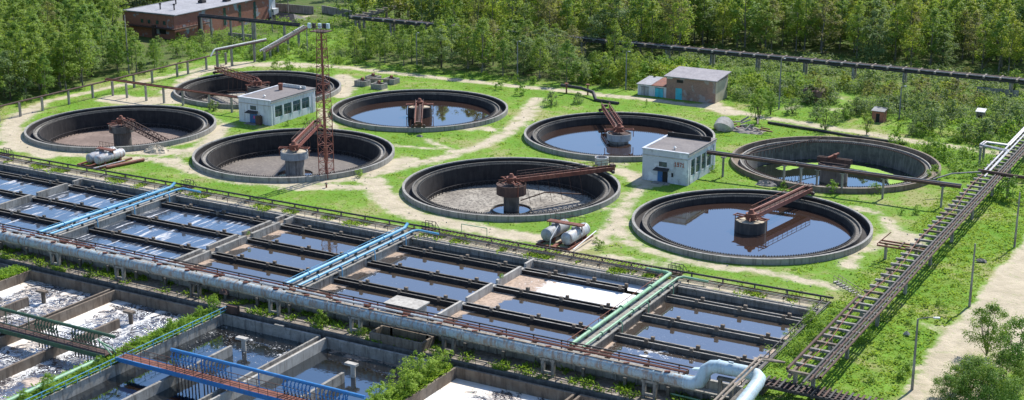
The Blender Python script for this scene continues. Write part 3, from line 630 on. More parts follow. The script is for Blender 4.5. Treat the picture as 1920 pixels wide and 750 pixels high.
o = MB().box(-199.7, 238.6, 0, -198.4, 239.4, 2.0).build('cabinet', M['rust_dark']); tag(o, 'dark red steel cabinet leaning by the blue doors of the whitewashed hut', 'cabinet')
o = MB().tube([(-201.5, 250, 5.48), (-201.5, 250, 6.6)], .45, 10).tube([(-201.5, 250, 6.6), (-201.5, 250, 7.0)], [.6, .5], 10).build('roof_vent', M['rust'], t, True)
o = MB().box(-203.8, 253.2, 5.5, -197, 253.4, 6.2).build('parapet', M['white'], t)
t, xm, xr = hut('pump_house', 'pale whitewashed brick hut with blue door and the number 1971 on its front', -107.8, 239.4, -98.7, 253.2, 6.0, True)
MB().box(-107.6, 250.4, 6.1, -98.7, 250.7, 6.9).build('parapet', M['conc_black'], t)
GLY = {'1': ["010","110","010","010","111"], '9': ["111","101","111","001","111"], '7': ["111","001","010","010","010"]}
b = MB(); x = -101.3; c = .14
for ch in '1971':
    for r_, row in enumerate(GLY[ch]):
        for q_, v in enumerate(row):
            if v == '1': b.box(x+q_*c, 239.36, 4.25-(r_+1)*c*1.2, x+(q_+1)*c*.97, 239.398, 4.25-r_*c*1.2)
    x += c*3.7
b.build('number', M['redmark'], t)
# old brick store with lean-to garages
t = thing('brick_store', 'old brown brick store with grey slate roof and turquoise door beside the back road', 'building', (-132.8, 307.5, 0))
X0, Y0, X1, Y1 = -132.8, 307.5, -120.6, 315.5
MB().add([(X0,Y0,-.1),(X1,Y0,-.1),(X1,Y1,-.1),(X0,Y1,-.1),(X0,Y0,5.2),(X1,Y0,5.2),(X1,Y1,5.9),(X0,Y1,5.9)], [(0,3,2,1),(4,5,6,7),(0,1,5,4),(1,2,6,5),(2,3,7,6),(3,0,4,7)]).build('wall', M['brick_old'], t)
MB().box(X1+.002, Y0+.3, 0, X1+.12, Y1-.3, 4.9).build('plastered_wall', M['sand'], t)
MB().add([(X0-.5,Y0-.6,5.2),(X1+.6,Y0-.6,5.2),(X1+.6,Y1+.5,5.95),(X0-.5,Y1+.5,5.95),(X0-.5,Y0-.6,5.42),(X1+.6,Y0-.6,5.42),(X1+.6,Y1+.5,6.2),(X0-.5,Y1+.5,6.2)], [(0,3,2,1),(4,5,6,7),(0,1,5,4),(1,2,6,5),(2,3,7,6),(3,0,4,7)]).build('roof', M['slate'], t)
d = MB().box(-130.4, Y0-.08, 0, -128.8, Y0-.002, 2.7).build('door', M['cyan_door'], t); MB().box(-129.1, Y0-.13, 1.2, -129.0, Y0-.081, 1.45).build('handle', M['black'], d)
MB().box(-130.2, Y0-.05, 4.0, -128.6, Y0-.002, 4.7).build('window', M['dark'], t); MB().box(-132.7, Y0-.03, 4.75, -131.3, Y0-.002, 5.1).build('patch', M['white'], t)
t = thing('garage', 'low whitewashed double garage with grey and rusty roofs, built against the brick store', 'garage', (-140.3, 307.8, 0))
for x0, x1, rm, dm in ((-140.3, -136.6, 'roofgrey', 'grey'), (-136.58, -132.85, 'rust', 'cyan_door')):
    MB().box(x0, 307.8, -.1, x1, 314.5, 2.6).build('wall', M['plaster'], t)
    MB().add([(x0-.2,307.4,2.6),(x1,307.4,2.6),(x1,314.8,3.2),(x0-.2,314.8,3.2),(x0-.2,307.4,2.75),(x1,307.4,2.75),(x1,314.8,3.35),(x0-.2,314.8,3.35)], [(0,3,2,1),(4,5,6,7),(0,1,5,4),(1,2,6,5),(2,3,7,6),(3,0,4,7)]).build('roof', M[rm], t)
    d = MB().box(x0+.8, 307.72, 0, x0+2.9, 307.798, 2.1).build('door', M[dm], t); MB().box(x0+1.82, 307.68, 0, x0+1.88, 307.719, 2.1).box(x0+.75, 307.68, 2.1, x0+2.95, 307.719, 2.2).build('door_frame', M['black'], d)
# factory
t = thing('factory_hall', 'long red brick hall with flat grey roof at the upper left', 'building', (-306.5, 310, 0)); X0, Y0, X1, Y1, H_ = -307.5, 310.2, -287.6, 356, 7.0
MB().box(X0, Y0, -.2, X1, Y1, H_).build('wall', M['brick_red'], t)
MB().box(X0-.4, Y0-.4, H_, X1+.4, Y0+.1, H_+.35).box(X1, Y0+.1, H_, X1+.4, Y1+.4, H_+.2).box(X0-.4, Y0+.1, H_, X0, Y1+.4, H_+.2).build('parapet', M['steel'], t)
rf = MB().box(X0, Y0+.1, H_-.05, X1, Y1+.4, H_+.12).build('roof', M['roofgrey'], t)
for x, y, k in ((-299, 317, 0), (-294.5, 318, 0), (-302, 327, 0), (-297, 333, 1), (-292.5, 339, 1), (-299, 345, 1)):
    b = MB()
    if k: b.box(x-.9, y-.9, H_+.12, x+.9, y+.9, H_+.9).box(x-.6, y-.6, H_+.9, x+.6, y+.6, H_+1.8)
    else: b.tube([(x, y, H_), (x, y, H_+1.6)], .2, 8).tube([(x, y, H_+1.6), (x, y, H_+2.0)], .38, 8)
    b.build('chimney' if k else 'roof_vent', M['black'], rf)
MB().box(X1+.002, Y1-3, -.2, X1+.1, Y1, H_-.05).build('end_panel', M['plaster'], t)
for y in (331.5, 338.5, 345.5): MB().box(X1-.02, y, 1.2, X1+.06, y+1.1, H_-.6).build('window', M['glass'], t)
for x in (-300.5, -297.8, -294.6, -291.9): MB().box(x, Y0-.05, 4.1, x+1.0, Y0+.01, 5.2).build('window', M['glass'], t)
MB().box(-293.5, Y0-.06, 1.4, -291, Y0+.01, 3.0).build('window', M['dark'], t); MB().box(-295.6, Y0-.9, 0, -294.6, Y0-.01, 3.8).build('duct', M['rust_dark'], t)
MB().box(X0+3, Y0-1.1, 3.0, X1+1.0, Y0-.1, 3.3).build('canopy', M['rust_dark'], t)
b = MB().beam((X1+.7, Y0-1, 3.2), (X1+.7, Y0+14, 3.2), 1.1, .3); b.rail((X1+1.2, Y0-1, 3.3), (X1+1.2, Y0+14, 3.3), 1., 1.5, .08).build('gallery', M['rust_dark'], t)
# roofed control hut standing on the basin wall, and the ruined box below it
t = thing('control_hut', 'small grey flat-roofed concrete hut standing on the basin front wall behind the pale blue main', 'hut', (-110, 159.5, 0))
MB().box(-110.6, 158.4, -2.2, -105.6, 161.4, .9).build('wall', M['conc_light'], t); MB().box(-110.9, 158.1, .9, -105.3, 161.8, 1.1).build('roof', M['conc_light'], t)
MB().box(-109.0, 158.36, -.6, -108.2, 158.398, .3).build('window', M['dark'], t)
t = thing('roofless_box', 'roofless ruined concrete box in the yard under the pale blue main', 'ruin', (-105, 154, DZ))
for a in ((-109.5,152.7,-100.8,153.0), (-109.5,155.6,-100.8,155.9), (-109.5,153.0,-109.2,155.6), (-101.1,153.0,-100.8,155.6)): MB().box(a[0], a[1], DZ, a[2], a[3], -1.2).build('wall', M['conc_brown'], t)
# small huts among the bushes
for (px, py, w_, d_, h_, wm, rm, lab) in ((1522,193,4.5,3,2.6,'brick_old','rust_dark','small dark red brick shed among bushes right of the brick store'), (1645,229,2.6,2.4,2.4,'brick_red','steel','tiny red brick booth near the right-hand lamp post'), (1836,232,1.6,1.6,2.6,'wood','white','narrow wooden privy with white roof at the far right')):
    x, y = G(px, py); t = thing('shed', lab, 'shed', (x, y, 0)); MB().box(x-w_/2, y, -.1, x+w_/2, y+d_, h_).build('wall', M[wm], t); MB().add([(x-w_/2-.2,y-.3,h_),(x+w_/2+.2,y-.3,h_),(x+w_/2+.2,y+d_+.2,h_+.4),(x-w_/2-.2,y+d_+.2,h_+.4),(x-w_/2-.2,y-.3,h_+.12),(x+w_/2+.2,y-.3,h_+.12),(x+w_/2+.2,y+d_+.2,h_+.52),(x-w_/2-.2,y+d_+.2,h_+.52)], [(0,3,2,1),(4,5,6,7),(0,1,5,4),(1,2,6,5),(2,3,7,6),(3,0,4,7)]).build('roof', M[rm], t)
    MB().box(x-.4, y-.05, 0, x+.4, y-.002, 1.9).build('door', M['dark'], t)
# block walls
def cwall(x0, y0, x1, y1, h, lab): o = MB().beam((x0, y0, h/2-.1), (x1, y1, h/2-.1), .3, h+.2).build('boundary_wall', M['conc']); tag(o, lab, 'wall')
cwall(-69.5, 345, -60, 345, 2.4, 'short grey concrete panel wall below the long conduit at the far right')
cwall(*G(477, 17), *G(588, 27), 2.6, 'dark grey concrete boundary wall beyond the yellow crane'); cwall(*G(604, 24), *G(660, 34), 2.4, 'short grey boundary wall piece right of the crane, before the wood'); cwall(-277, 321, -268, 321, 1.6, 'low concrete block beside the brick hall under the overhead pipes')
# ================================================================== THE BIG PALE BLUE MAIN ON ITS PORTALS
PV, PZ, PR = 154.3, .72, .78
t = thing('water_main', 'very large pale blue rust-streaked main running the whole width above the yard', 'pipe', (-110, PV, PZ))
MB().tube([(-254, PV, PZ), (-62.8, PV, PZ)], PR, 20).build('pipe', M['bigpipe'], t, True)
for i in range(34):
    x = -252+i*5.6; MB().tube([(x, PV, PZ), (x+.22, PV, PZ)], PR+.06, 20).build('collar', M['bigpipe'], t, True)
    MB().beam((x+1.5, PV-.15, PZ+PR+.05), (x+2.2, PV+.1, PZ+PR+.1), .3, .2).build('clamp', M['rust'], t)
b = MB()
for i in range(40): b.beam((-190+i*3.2, PV-.05, PZ+PR+.03), (-190+i*3.2+2.6, PV-.05, PZ+PR+.03), .35, .08) if i % 3 else None
o = MB().beam((-125, PV-.08, PZ+PR+.03), (-66, PV-.08, PZ+PR+.03), .3, .08).build('top_strip', M['wood'], t)
pts = [(-62.9, PV, PZ), (-61.9, PV, PZ), (-61.1, PV+.15, PZ+.35), (-60.7, PV+.3, PZ+1.1), (-60.4, PV+.45, PZ+1.9), (-59.7, PV+.6, PZ+2.45), (-58.8, PV+.7, PZ+2.6), (-54.9, PV+.7, PZ+2.6), (-54.0, PV+.5, PZ+2.55), (-53.4, PV-.1, PZ+2.45), (-53.2, PV-1.2, PZ+2.3), (-53.2, PV-4, PZ+1.9), (-53.2, PV-12, PZ+1.2), (-53.2, PV-40, PZ+.8)]
MB().tube(pts, .82, 20).build('elbow', M['elbow'], t, True)
for x in (-62.9, -58.9, -55.): MB().tube([(x-.12, PV+(.0 if x < -60 else .7), PZ+(0 if x < -60 else 2.6)), (x+.12, PV+(.0 if x < -60 else .7), PZ+(0 if x < -60 else 2.6))], .88, 20).build('collar', M['elbow'], t, True)
MB().beam((-57.5, PV+.4, PZ+3.6), (-56.9, PV+.4, PZ+3.6), .2, .2).beam((-58.8, PV+1.2, PZ+2), (-62.5, PV+1.4, PZ+1.3), .7, .2).build('bracket', M['elbow'], t)
for i, x in enumerate((-186.5, -171.7, -157.7, -142.4, -127.4, -112.9, -97.5, -82.2, -67.7, -57.6)):
    where = ['at the far left edge', 'left of the weedy yard patch', 'beside the yellow-green weeds on the yard', 'right behind the first grey tank corner', 'left of the young green bush', 'beside the roofless concrete box', 'above the bushy end of the tank wall', 'in front of the third green walkway', 'second from the raised elbow', 'directly under the raised pale elbow'][i]
    p = thing('pipe_portal', f'grey concrete two-legged portal under the big main, {where}', 'pipe support', (x, PV, DZ), 'portals under the big main'); m_ = M['conc' if i % 3 else 'conc_dark']
    hh = PZ-PR if x < -60 else PZ+1.6
    for s_ in (-.75, .75): MB().box(x+s_-.2, PV-.25, DZ, x+s_+.2, PV+.25, hh-.33).build('leg', m_, p)
    MB().box(x-1.1, PV-.32, hh-.33, x+1.1, PV+.32, hh).build('crossbeam', m_, p); MB().box(x-.55, PV-.18, DZ+.25, x+.55, PV+.18, DZ+.6).build('crossbeam', m_, p)
# services behind the main
def pipe(lab, pts, r, m_, n=8, grp=None, cat='pipe', name='pipe'): o = MB().tube(pts, r, n).build(name, M[m_], None, True); return tag(o, lab, cat, grp)
for j, (dv, z, r, m_) in enumerate(((1.35, 1.35, .13, 'rust'), (1.75, 1.25, .15, 'rust_dark'), (2.1, 1.45, .10, 'rust'))):
    pipe(['thin rusty pipe nearest the big main', 'thicker dark rusty pipe behind the big main', 'thin high rusty pipe under the long black handrail'][j], [(-254, PV+dv, z), (-63.5, PV+dv, z)], r, m_)
o = None
for j in range(14):
    x = -190+j*6.6
    if j in (3, 7): continue
    MB_ = MB().tube([(x, PV+.95, 1.62), (x+5.2, PV+.95, 1.62)], .14, 8)
    if o is None: root = thing('wrapped_pipe', 'thin white-wrapped pipe in broken lengths lying behind the big main', 'pipe', (-150, PV+.95, 1.6)); o = 1
    MB_.build('wrapped_length', M['white'], root, True)
for j in range(24):
    x = -188+j*5.4; MB().box(x, PV+.6, .6, x+.18, V0-.43, 1.15).build('cable_bracket', M['rust_dark'], root)
t = thing('handrail', 'long black handrail along the basin front wall behind the big main', 'handrail', (-110, V0, .2))
b = MB().beam((-254, V0-.1, 1.35), (-58, V0-.1, 1.35), .16, .16); b.build('top_rail', M['black'], t)
for i in range(46): MB().box(-250+i*4.2, V0-.16, .15, -249.86+i*4.2, V0-.02, 1.27).build('post', M['black'], t)
# rear edge of the basin: services and rails
t = thing('cable_trestle', 'low black pipe rack running along the grass edge behind the settling basins', 'pipe rack', (-130, 192, 0))
MB().tube([(-254, 192.1, .85), (-56, 192.1, .85)], .17, 8).build('pipe', M['black'], t, True)
MB().tube([(-254, 191.2, .5), (-56, 191.2, .5)], .11, 8).build('pipe', M['rust_dark'], t, True); MB().tube([(-254, 190.7, .45), (-56, 190.7, .45)], .09, 8).build('pipe', M['steel'], t, True)
for i in range(40): MB().box(-253+i*5, 190.5, 0, -252.8+i*5, 192.3, .3).box(-253+i*5, 192.0, .3, -252.8+i*5, 192.2, .7).build('sleeper', M['conc_dark'], t)
for nm, x0, x1 in (('right of the second blue walkway', -124.5, -106), ('left of the green walkway', -106, -83)):
    t = thing('cable_ladder', f'rusty cable ladder on the basin rear edge, {nm}', 'cable ladder', (x0, 190.6, .6)); MB().beam((x0, 191.8, 1.0), (x1, 191.8, 1.0), .1, .12).beam((x0, 190.2, .8), (x1, 190.2, .8), .1, .12).build('side_rail', M['black'], t)
    b = MB()
    for i in range(int((x1-x0)/.7)): b.beam((x0+i*.7, 190.2, .84), (x0+i*.7+.2, 191.8, 1.04), .12, .06)
    b.build('rungs', M['rust_dark'], t)
t = thing('handrail', 'thin low rusty handrail on the rear edge of the settling basins', 'handrail', (-120, 189.3, 0)); b = MB(); b.beam((-254, 189.4, .75), (-57, 189.4, .75), .06, .06); b.build('top_rail', M['rust_dark'], t)
for i in range(80): MB().box(-252+i*2.46, 189.37, -.05, -251.94+i*2.46, 189.43, .73).build('post', M['rust_dark'], t)
for px, lab in ((290+75, 'black steel step rail by the first blue walkway end'), (805, 'dark step rail on the grass by the second blue walkway end'), (1275, 'rusty step frame on the grass by the green walkway end'), (20, 'black step rail at the left edge of the basins')):
    x, _ = G(px, {365:348, 805:432, 1275:508, 20:290}[px]); t = thing('step_rail', lab, 'railing', (x, 192.6, 0))
    for dv in (0, 1.2): MB().rail((x-1.1, 192.5+dv*.9, .1), (x+.9, 192.5+dv*.9, .1), 1.35, .7, .07).beam((x+.9, 192.5+dv*.9, 1.45), (x+1.7, 192.5+dv*.9, .4), .07, .07).build('rail', M['black'], t)
    MB().box(x-1.2, 192.4, .0, x+1, 193.7, .35).build('steps', M['rust_dark'], t)
o = MB().rail((-120.5, 195.2, 0), (-115.6, 195.2, 0), 1.3, 4.9, .08, False).build('railing', M['green']); tag(o, 'pale green goalpost-shaped frame on the grass by the second blue walkway', 'railing')
# walkway pipes
def walkpipes(xc, m_, nm):
    k = thing('twin_pipes', f'pair of {nm} pipes running side by side over the walkway', 'pipes', (xc, 173, .5))
    MB().tube([(xc-.85, V0+.3, .95), (xc-.85, V1+.6, .95), (xc-.85, V1+1.6, 1.5)] if m_ != 'green' else [(xc-.75, V0+.2, .85), (xc-.75, V1+1.4, .85), (xc-1.5, V1+2, .75), (xc-5, V1+2.1, .7)], .27, 14).build('pipe', M[m_], k, True)
    MB().tube([(xc+.95, V0+.3, .8), (xc+.95, V1+.3, .8), (xc+1.6, V1+1.1, .85), (xc+5.5, V1+1.3, .7)], .19, 12).build('pipe', M[m_], k, True)
    for i in range(10):
        v = V0+1.5+i*3.3; MB().box(xc-1.1, v, .24, xc-.6, v+.2, .7).build('saddle', M['conc_dark'], k); MB().box(xc+.75, v, .24, xc+1.2, v+.2, .6).build('saddle', M['conc_dark'], k)
        if i % 3 == 1: MB().tube([(xc-.85, v+1, .95), (xc-.85, v+1.2, .95)], .38, 12).tube([(xc+.95, v+1, .8), (xc+.95, v+1.2, .8)], .3, 12).build('flange', M[m_], k, True)
    for y in NT_: MB().tube([(xc+.95, y+1.2, .8), (xc+1.5, y+1.2, .85), (xc+1.62, y+1.2, .5), (xc+1.62, y+1.2, -.9)], .09, 8).build('drop_pipe', M[m_], k, True)
    b = thing('handrail', f'thin handrail beside the {nm} pipes', 'handrail', (xc-1.4, 173, .2))
    MB().rail((xc-1.4, V0+.5, .24), (xc-1.4, V1, .24), 1.0, 3.0, .055, False).build('rail', M[m_ if m_ != 'green' else 'rust'], b)
walkpipes(-178.25, 'blue', 'sky blue, farther left'); walkpipes(-127.25, 'blue', 'sky blue, middle'); walkpipes(-79.95, 'green', 'sage green'); walkpipes(-227.3, 'steel', 'grey-blue, far left edge')
t = thing('handrail', 'black sloping handrail pipes on the right end wall of the basins', 'handrail', (-57, 175, 0)); MB().beam((-57, V0, 1.0), (-57, V1+2, 1.0), .12, .12).beam((-56.2, V0, .6), (-56.2, V1+2, .6), .2, .2).build('rail', M['black'], t)
for i in range(7): MB().box(-57.05, V0+.5+i*5, .1, -56.95, V0+.6+i*5, 1.).build('post', M['black'], t)
# ================================================================== BRIDGES OVER THE AERATION TANKS
def lane_bridge(x0, x1, yc, m_, deckm, lab, side=1, pz=.35, px0=None, clusters=()):
    t = thing('service_bridge', lab, 'footbridge', ((x0+x1)/2, yc, -1.6)); z = -1.6
    MB().box(x0, yc-.8, z-.12, x1, yc+.75, z).build('deck', M[deckm], t)
    for s_ in (-.9, .82): MB().box(x0, yc+s_-.06, z-.55, x1, yc+s_+.08, z+.06).build('girder', M[m_], t)
    b = thing('handrail', lab.split(' footbridge')[0]+' bridge handrail, thin with many posts', 'handrail', (x0, yc, z)); 
    for s_ in (-.85, .7): MB().rail((x0, yc+s_, z+.06), (x1, yc+s_, z+.06), 1.0, 1.5, .05).build('rail', M['black' if m_ != 'blue_deep' else 'rust_dark'], b)
    a = px0 if px0 is not None else x0
    pp = thing('air_header', lab.split(' footbridge')[0]+' air header pipe with hanging valve clusters above the footbridge', 'pipe', (a, yc+1.2, pz))
    MB().tube([(a, yc+side, pz), (x1, yc+side, pz)], .24, 12).build('pipe', M[m_], pp, True)
    for i in range(int((x1-a)/4.5)+1): MB().box(a+1+i*4.5, yc+side-.06, z, a+1.12+i*4.5, yc+side+.06, pz-.2).build('stand', M[m_], pp)
    for cx in clusters:
        for k in range(8):
            x = cx+k*.58
            MB().tube([(x, yc+side, pz-.1), (x, yc+side-.35, pz-.35), (x, yc+side-.35, z+.5)], .075, 6).tube([(x-.1, yc+side-.45, pz-.75), (x+.1, yc+side-.45, pz-.75)], .16, 8).tube([(x-.1, yc+side-.35, pz-1.25), (x+.1, yc+side-.35, pz-1.25)], .16, 8).build('valve', M[m_], pp, True)
            MB().tube([(x, yc+side-.3, z+.5), (x, yc+side-.1, z-.3), (x, yc+side-.1, LW-.6)], .09, 6).build('dropper', M['black'], pp, True)
lane_bridge(-176, -136.0, 129.9, 'green_dark', 'rust_dark', 'dark green footbridge with brown deck over the foaming tanks', 1.2, .4, None, (-150.6, -143.6))
lane_bridge(-134.4, -95., 130.3, 'blue_deep', 'rust', 'bright blue footbridge with red-brown deck over the dark tanks', .9, .55, -126.0, (-125.6, -120.6, -107.2, -101.5))
pipe('long sage green pipe lying on the grassy wall top at bottom left', [(-136.6, 100, -2.0), (-136.4, 128.5, -2.0)], .32, 'green', 12)
o = MB().tube([(-136.4, 129.0, .3), (-135.4, 129.8, -.6), (-135.2, 130.3, -1.4)], .12, 8).tube([(-137.4, 129.4, .4), (-135.8, 129.0, -.2), (-134.6, 129.0, -1.2)], .1, 8).build('bent_pipe', M['green'], None, True); tag(o, 'bent pale green pipe joint where green and blue bridges meet', 'pipe')
t = thing('handrail', 'light blue handrail climbing along the grassy tank wall', 'handrail', (-134, 130, LZ)); MB().rail((-133.75, 100, LZ), (-133.75, 151.8, LZ), 1.05, 2.0, .06).build('rail', M['blue'], t)
o = MB().box(-133.9, 151.2, LZ, -131.9, 151.9, -1.2).build('gate_frame', M['rust_dark']); tag(o, 'rusty steel plate at the upper end of the light blue handrail', 'plate')
t = thing('handrail', 'thin dark handrail on the yard edge above the tanks', 'handrail', (-120, 152.2, DZ))
for a, c in ((-185, -140), (-96, -62)): MB().rail((a, 152.2, DZ+.12), (c, 152.2, DZ+.12), 1.0, 2.0, .045).build('rail', M['rust_dark'], t)
# ================================================================== TALL PIPE TRESTLE ON THE RIGHT
TZ = 3.6
t = thing('pipe_trestle', 'long concrete ladder-like pipe trestle running away along the right side', 'pipe trestle', (-49.5, 220, 0))
for x in (-50.45, -48.0): MB().box(x-.17, 156.5, TZ-.55, x+.17, 330, TZ-.12).build('long_beam', M['conc_brown' if x < -49 else 'conc_light'], t)
for i in range(64):
    y = 157+i*2.7
    MB().box(-50.95, y, TZ-.118, -46.6, y+.4, TZ+.2).build('crossbeam', M['conc' if i % 4 else 'conc_brown'], t)
for y in (158.5, 172.5, 186.5, 201, 215.5, 229.5, 244, 260, 275, 290, 305, 320):
    for x in (-50.35, -48.1): MB().box(x-.22, y, -1.2, x+.22, y+.45, TZ-.552).build('leg', M['conc'], t)
    MB().box(-50.12, y+.05, 1.0, -48.33, y+.4, 1.4).build('brace', M['conc'], t)
for j, (x, z, r, m_, y0, y1, lab) in enumerate(((-50.9, .34, .19, 'rust_dark', 157, 186, 'dark brown pipe on the left edge of the long trestle'), (-47.9, .32, .16, 'black', 154, 330, 'black pipe on the right of the trestle, nearest its middle'), (-47.45, .30, .14, 'rust_dark', 155, 330, 'brownish pipe running between the two black pipes of the trestle'), (-47.05, .28, .12, 'black', 156, 330, 'thin black pipe third along the right edge of the trestle'), (-46.7, .1, .16, 'rust_dark', 157, 330, 'dark rusty pipe hanging outermost on the right of the trestle'), (-50.2, .38, .2, 'silver', 262, 330, 'silver pipe on the far left part of the trestle'), (-49.3, .38, .17, 'silver', 258, 330, 'silver pipe on the far middle part of the trestle'))):
    pipe(lab, [(x, y0, TZ+z), (x, (y0+y1)/2, TZ+z), (x, y1, TZ+z)], r, m_, 8, None)
pipe('thin orange rusty rod winding along the middle of the trestle', [(-49.8+.5*math.sin(i*1.1), 158+i*6, TZ+.22) for i in range(18)], .06, 'rust')
# rusty platform branch, stairs, expansion loop, crossing conduit
t = thing('rusty_platform', 'rusty girder platform on a concrete post at the left of the trestle', 'platform', (-55, 215, 0)); MB().box(-55.2, 215.2, 0, -54.8, 215.6, 2.7).build('post', M['conc'], t)
for v in (213.2, 214.6, 215.9): MB().box(-55.9, v, 2.71, -48.3, v+.22, 2.95).build('girder', M['rust'], t)
for u in (-52.5, -51, -49.8): MB().box(u, 213.1, 2.952, u+.25, 216.2, 3.1).build('crossbar', M['rust_dark'], t)
MB().beam((-55.9, 213.4, 3.0), (-54.6, 216.2, 4.3), .12, .12).build('strut', M['rust'], t)
t = thing('staircase', 'thin railed concrete steps at the end of the footpath beside the trestle', 'steps', (-56, 199, 0)); MB().rail((-58.2, 201.6, .1), (-52.8, 197.2, -.3), 1.0, 1.0, .05).rail((-58.7, 200.8, .1), (-53.4, 196.4, -.3), 1.0, 1.0, .05).build('railing', M['wood'], t)
for i in range(9): MB().beam((-58.6+i*.62, 200.7-i*.5, .12-.03*i), (-58.1+i*.62, 201.5-i*.5, .12-.03*i), .35, .2).build('tread', M['conc_light'], t)
for dz in (0, .5): pipe('silver expansion loop pipe beside the far trestle, %s one' % ('lower' if dz == 0 else 'upper'), [(-50.0-dz, 330, TZ+.4), (-50.0-dz, 283.5+dz, TZ+.4), (-54.4-dz, 283.5+dz, TZ+.5), (-54.6-dz, 281+dz*.2, TZ+.5), (-49.4, 279.2-dz*2, TZ+.5), (-49.4, 262, TZ+.4)], .17, 'silver')
t = thing('pipe_support', 'low concrete frame under the expansion loop left of the far trestle', 'pipe support', (-54.6, 281, 0)); MB().box(-54.9, 280, 0, -54.5, 280.4, 3.7).box(-54.9, 283.2, 0, -54.5, 283.6, 3.7).build('post', M['conc'], t); MB().box(-55, 279.8, 3.7, -54.4, 283.8, 3.95).build('beam', M['conc'], t)
pipe('thin bluish pipe leaving the trestle to the left beyond the algae tank', [(-57.5, 254.8, 3.2), (-55, 257.5, 3.9), (-50, 260.8, 4.2)], .14, 'steel')
pipe('thick dark conduit crossing the far trestle to the right edge', [(-51, 260.8, 4.3), (-45, 260.9, 4.0), (-20, 261, 4.0)], .32, 'rust_dark', 10)
for u in (-45.6, -30): t = thing('pipe_support', 'single concrete post under the %s conduit crossing to the right edge' % ('near part of the' if u < -40 else 'far part of the'), 'pipe support', (u, 261, 0)); MB().box(u-.2, 260.7, -1, u+.2, 261.2, 3.45).build('post', M['conc'], t); MB().box(u-.5, 260.6, 3.45, u+.5, 261.3, 3.65).build('cap', M['conc'], t)
# overhead main between the hut marked 1971 and the trestle
t = thing('overhead_main', 'dark overhead main running from the 1971 hut past the algae tank to the trestle', 'pipe', (-75, 248.6, 4.2))
MB().tube([(-98.9, 248.6, 4.3), (-75, 248.6, 4.15), (-51.3, 248.6, 4.1)], .30, 12).build('pipe', M['rust_dark'], t, True); MB().tube([(-98.9, 249.1, 4.6), (-75, 249.1, 4.45), (-51.3, 249.1, 4.4)], .16, 8).build('pipe', M['steel'], t, True)
MB().tube([(-80.9, 248.4, 4.25), (-80.9, 248.2, 4.85), (-79.9, 248.2, 4.85), (-79.9, 248.4, 4.25)], .13, 8).build('loop', M['steel'], t, True)
for i, u in enumerate((-95.3, -83.3, -80.1, -77.0, -72.3, -64.8, -54.4)):
    nm = ['by the 1971 hut', 'at the near rim of the algae tank', 'behind the end of the red-brown bridge', 'with a curved foot beside the red-brown bridge', 'in front of the algae tank drum', 'right of the algae tank', 'next to the trestle'][i]
    p = thing('pipe_support', f'slim grey post under the overhead main, {nm}', 'pipe support', (u, 248.7, 0), 'posts of the overhead main'); MB().box(u-.17, 248.5, -.2, u+.17, 248.85, 3.72).build('post', M['conc'], p); MB().box(u-.45, 248.3, 3.72, u+.45, 249.3, 3.84).build('cap', M['conc'], p)
o = MB().rail((-104.5+8, 262, 0), (-87.5, 284, 0), 1.0, 1.1, .1, False).build('railing', M['rust_dark']); tag(o, 'low rusty railing on the grass left of the algae tank', 'railing')
# bottom right: rack running to the right edge
t = thing('pipe_rack', 'black slatted pipe rack running to the bottom right corner', 'pipe rack', (-45, 158, 0))
for v, z, r in ((156.6, 1.3, .25), (157.4, 1.35, .2), (158.1, 1.3, .25), (158.8, 1.3, .15)): MB().tube([(-54.5, v, z), (-10, v-.3, z)], r, 8).build('pipe', M['black'], t, True)
b = MB()
for i in range(60): MB().box(-53.8+i*.7, 156.2, 1.62, -53.55+i*.7, 159.1, 1.7).build('slat', M['rust_dark' if i % 3 else 'black'], t)
for i in range(6): MB().box(-54+i*7, 156.3, -1, -53.6+i*7, 158.9, 1.02).build('post', M['black'], t)
for dv in (0, .55): pipe('brown-white pipe slanting over the pale elbow, %s one' % ('left' if dv else 'right'), [(-54.8-dv, 120, 3.0), (-54.6-dv, 147, 3.9), (-54.2-dv, 157.2+dv, 4.4), (-52.2-dv*.3, 160, 3.4)], .15, 'wood')
# small pipes at the bottom near the elbow
pipe('small silver pipe loop in the yard at the bottom edge', [(-62.5, 149.5, -1.6), (-61.5, 150.6, -1.0), (-59.5, 150.4, -1.0), (-58.8, 149.0, -1.6)], .2, 'silver'); pipe('green and white thin pipe lying on the yard by the elbow', [(-66, 156.0, -2.1), (-57.2, 155.6, -2.1)], .12, 'green')
o = MB().tube([(-52.5, 150, -.3), (-48.5, 153.5, -.3)], 1.3, 14).build('culvert', M['conc'], None, True); tag(o, 'broken grey concrete culvert under the black rack at bottom right', 'culvert')
# ================================================================== MAST
mx, my = -160.1, 211.1; t = thing('lattice_mast', 'tall rust-red square lattice floodlight mast between the empty tanks', 'mast', (mx, my, 0)); hw = .95
def hwz(z): return 1.0 if z < 12 else (.8 if z < 26 else .8)
for a, c in ((-1,-1),(1,-1),(1,1),(-1,1)):
    MB().beam((mx+a*1.0, my+c*1.0, 0), (mx+a*1.0, my+c*1.0, 13), .12, .12).beam((mx+a*1.0, my+c*1.0, 13), (mx+a*.62, my+c*.62, 28), .10, .10).build('leg', M['rust_red'], t)
b = MB(); n = 17
for i in range(n):
    z0, z1 = i*28/n, (i+1)*28/n; w0 = 1.0 if z0 < 13 else 1.0-.38*(z0-13)/15; w1 = 1.0 if z1 < 13 else 1.0-.38*(z1-13)/15
    cs = [(-1,-1),(1,-1),(1,1),(-1,1)]
    for k in range(4):
        a, c = cs[k], cs[(k+1) % 4]; b.beam((mx+a[0]*w1, my+a[1]*w1, z1), (mx+c[0]*w1, my+c[1]*w1, z1), .1, .1)
        b.beam((mx+a[0]*w0, my+a[1]*w0, z0), (mx+c[0]*w1, my+c[1]*w1, z1), .06, .06) if i % 2 else b.beam((mx+c[0]*w0, my+c[1]*w0, z0), (mx+a[0]*w1, my+a[1]*w1, z1), .06, .06)
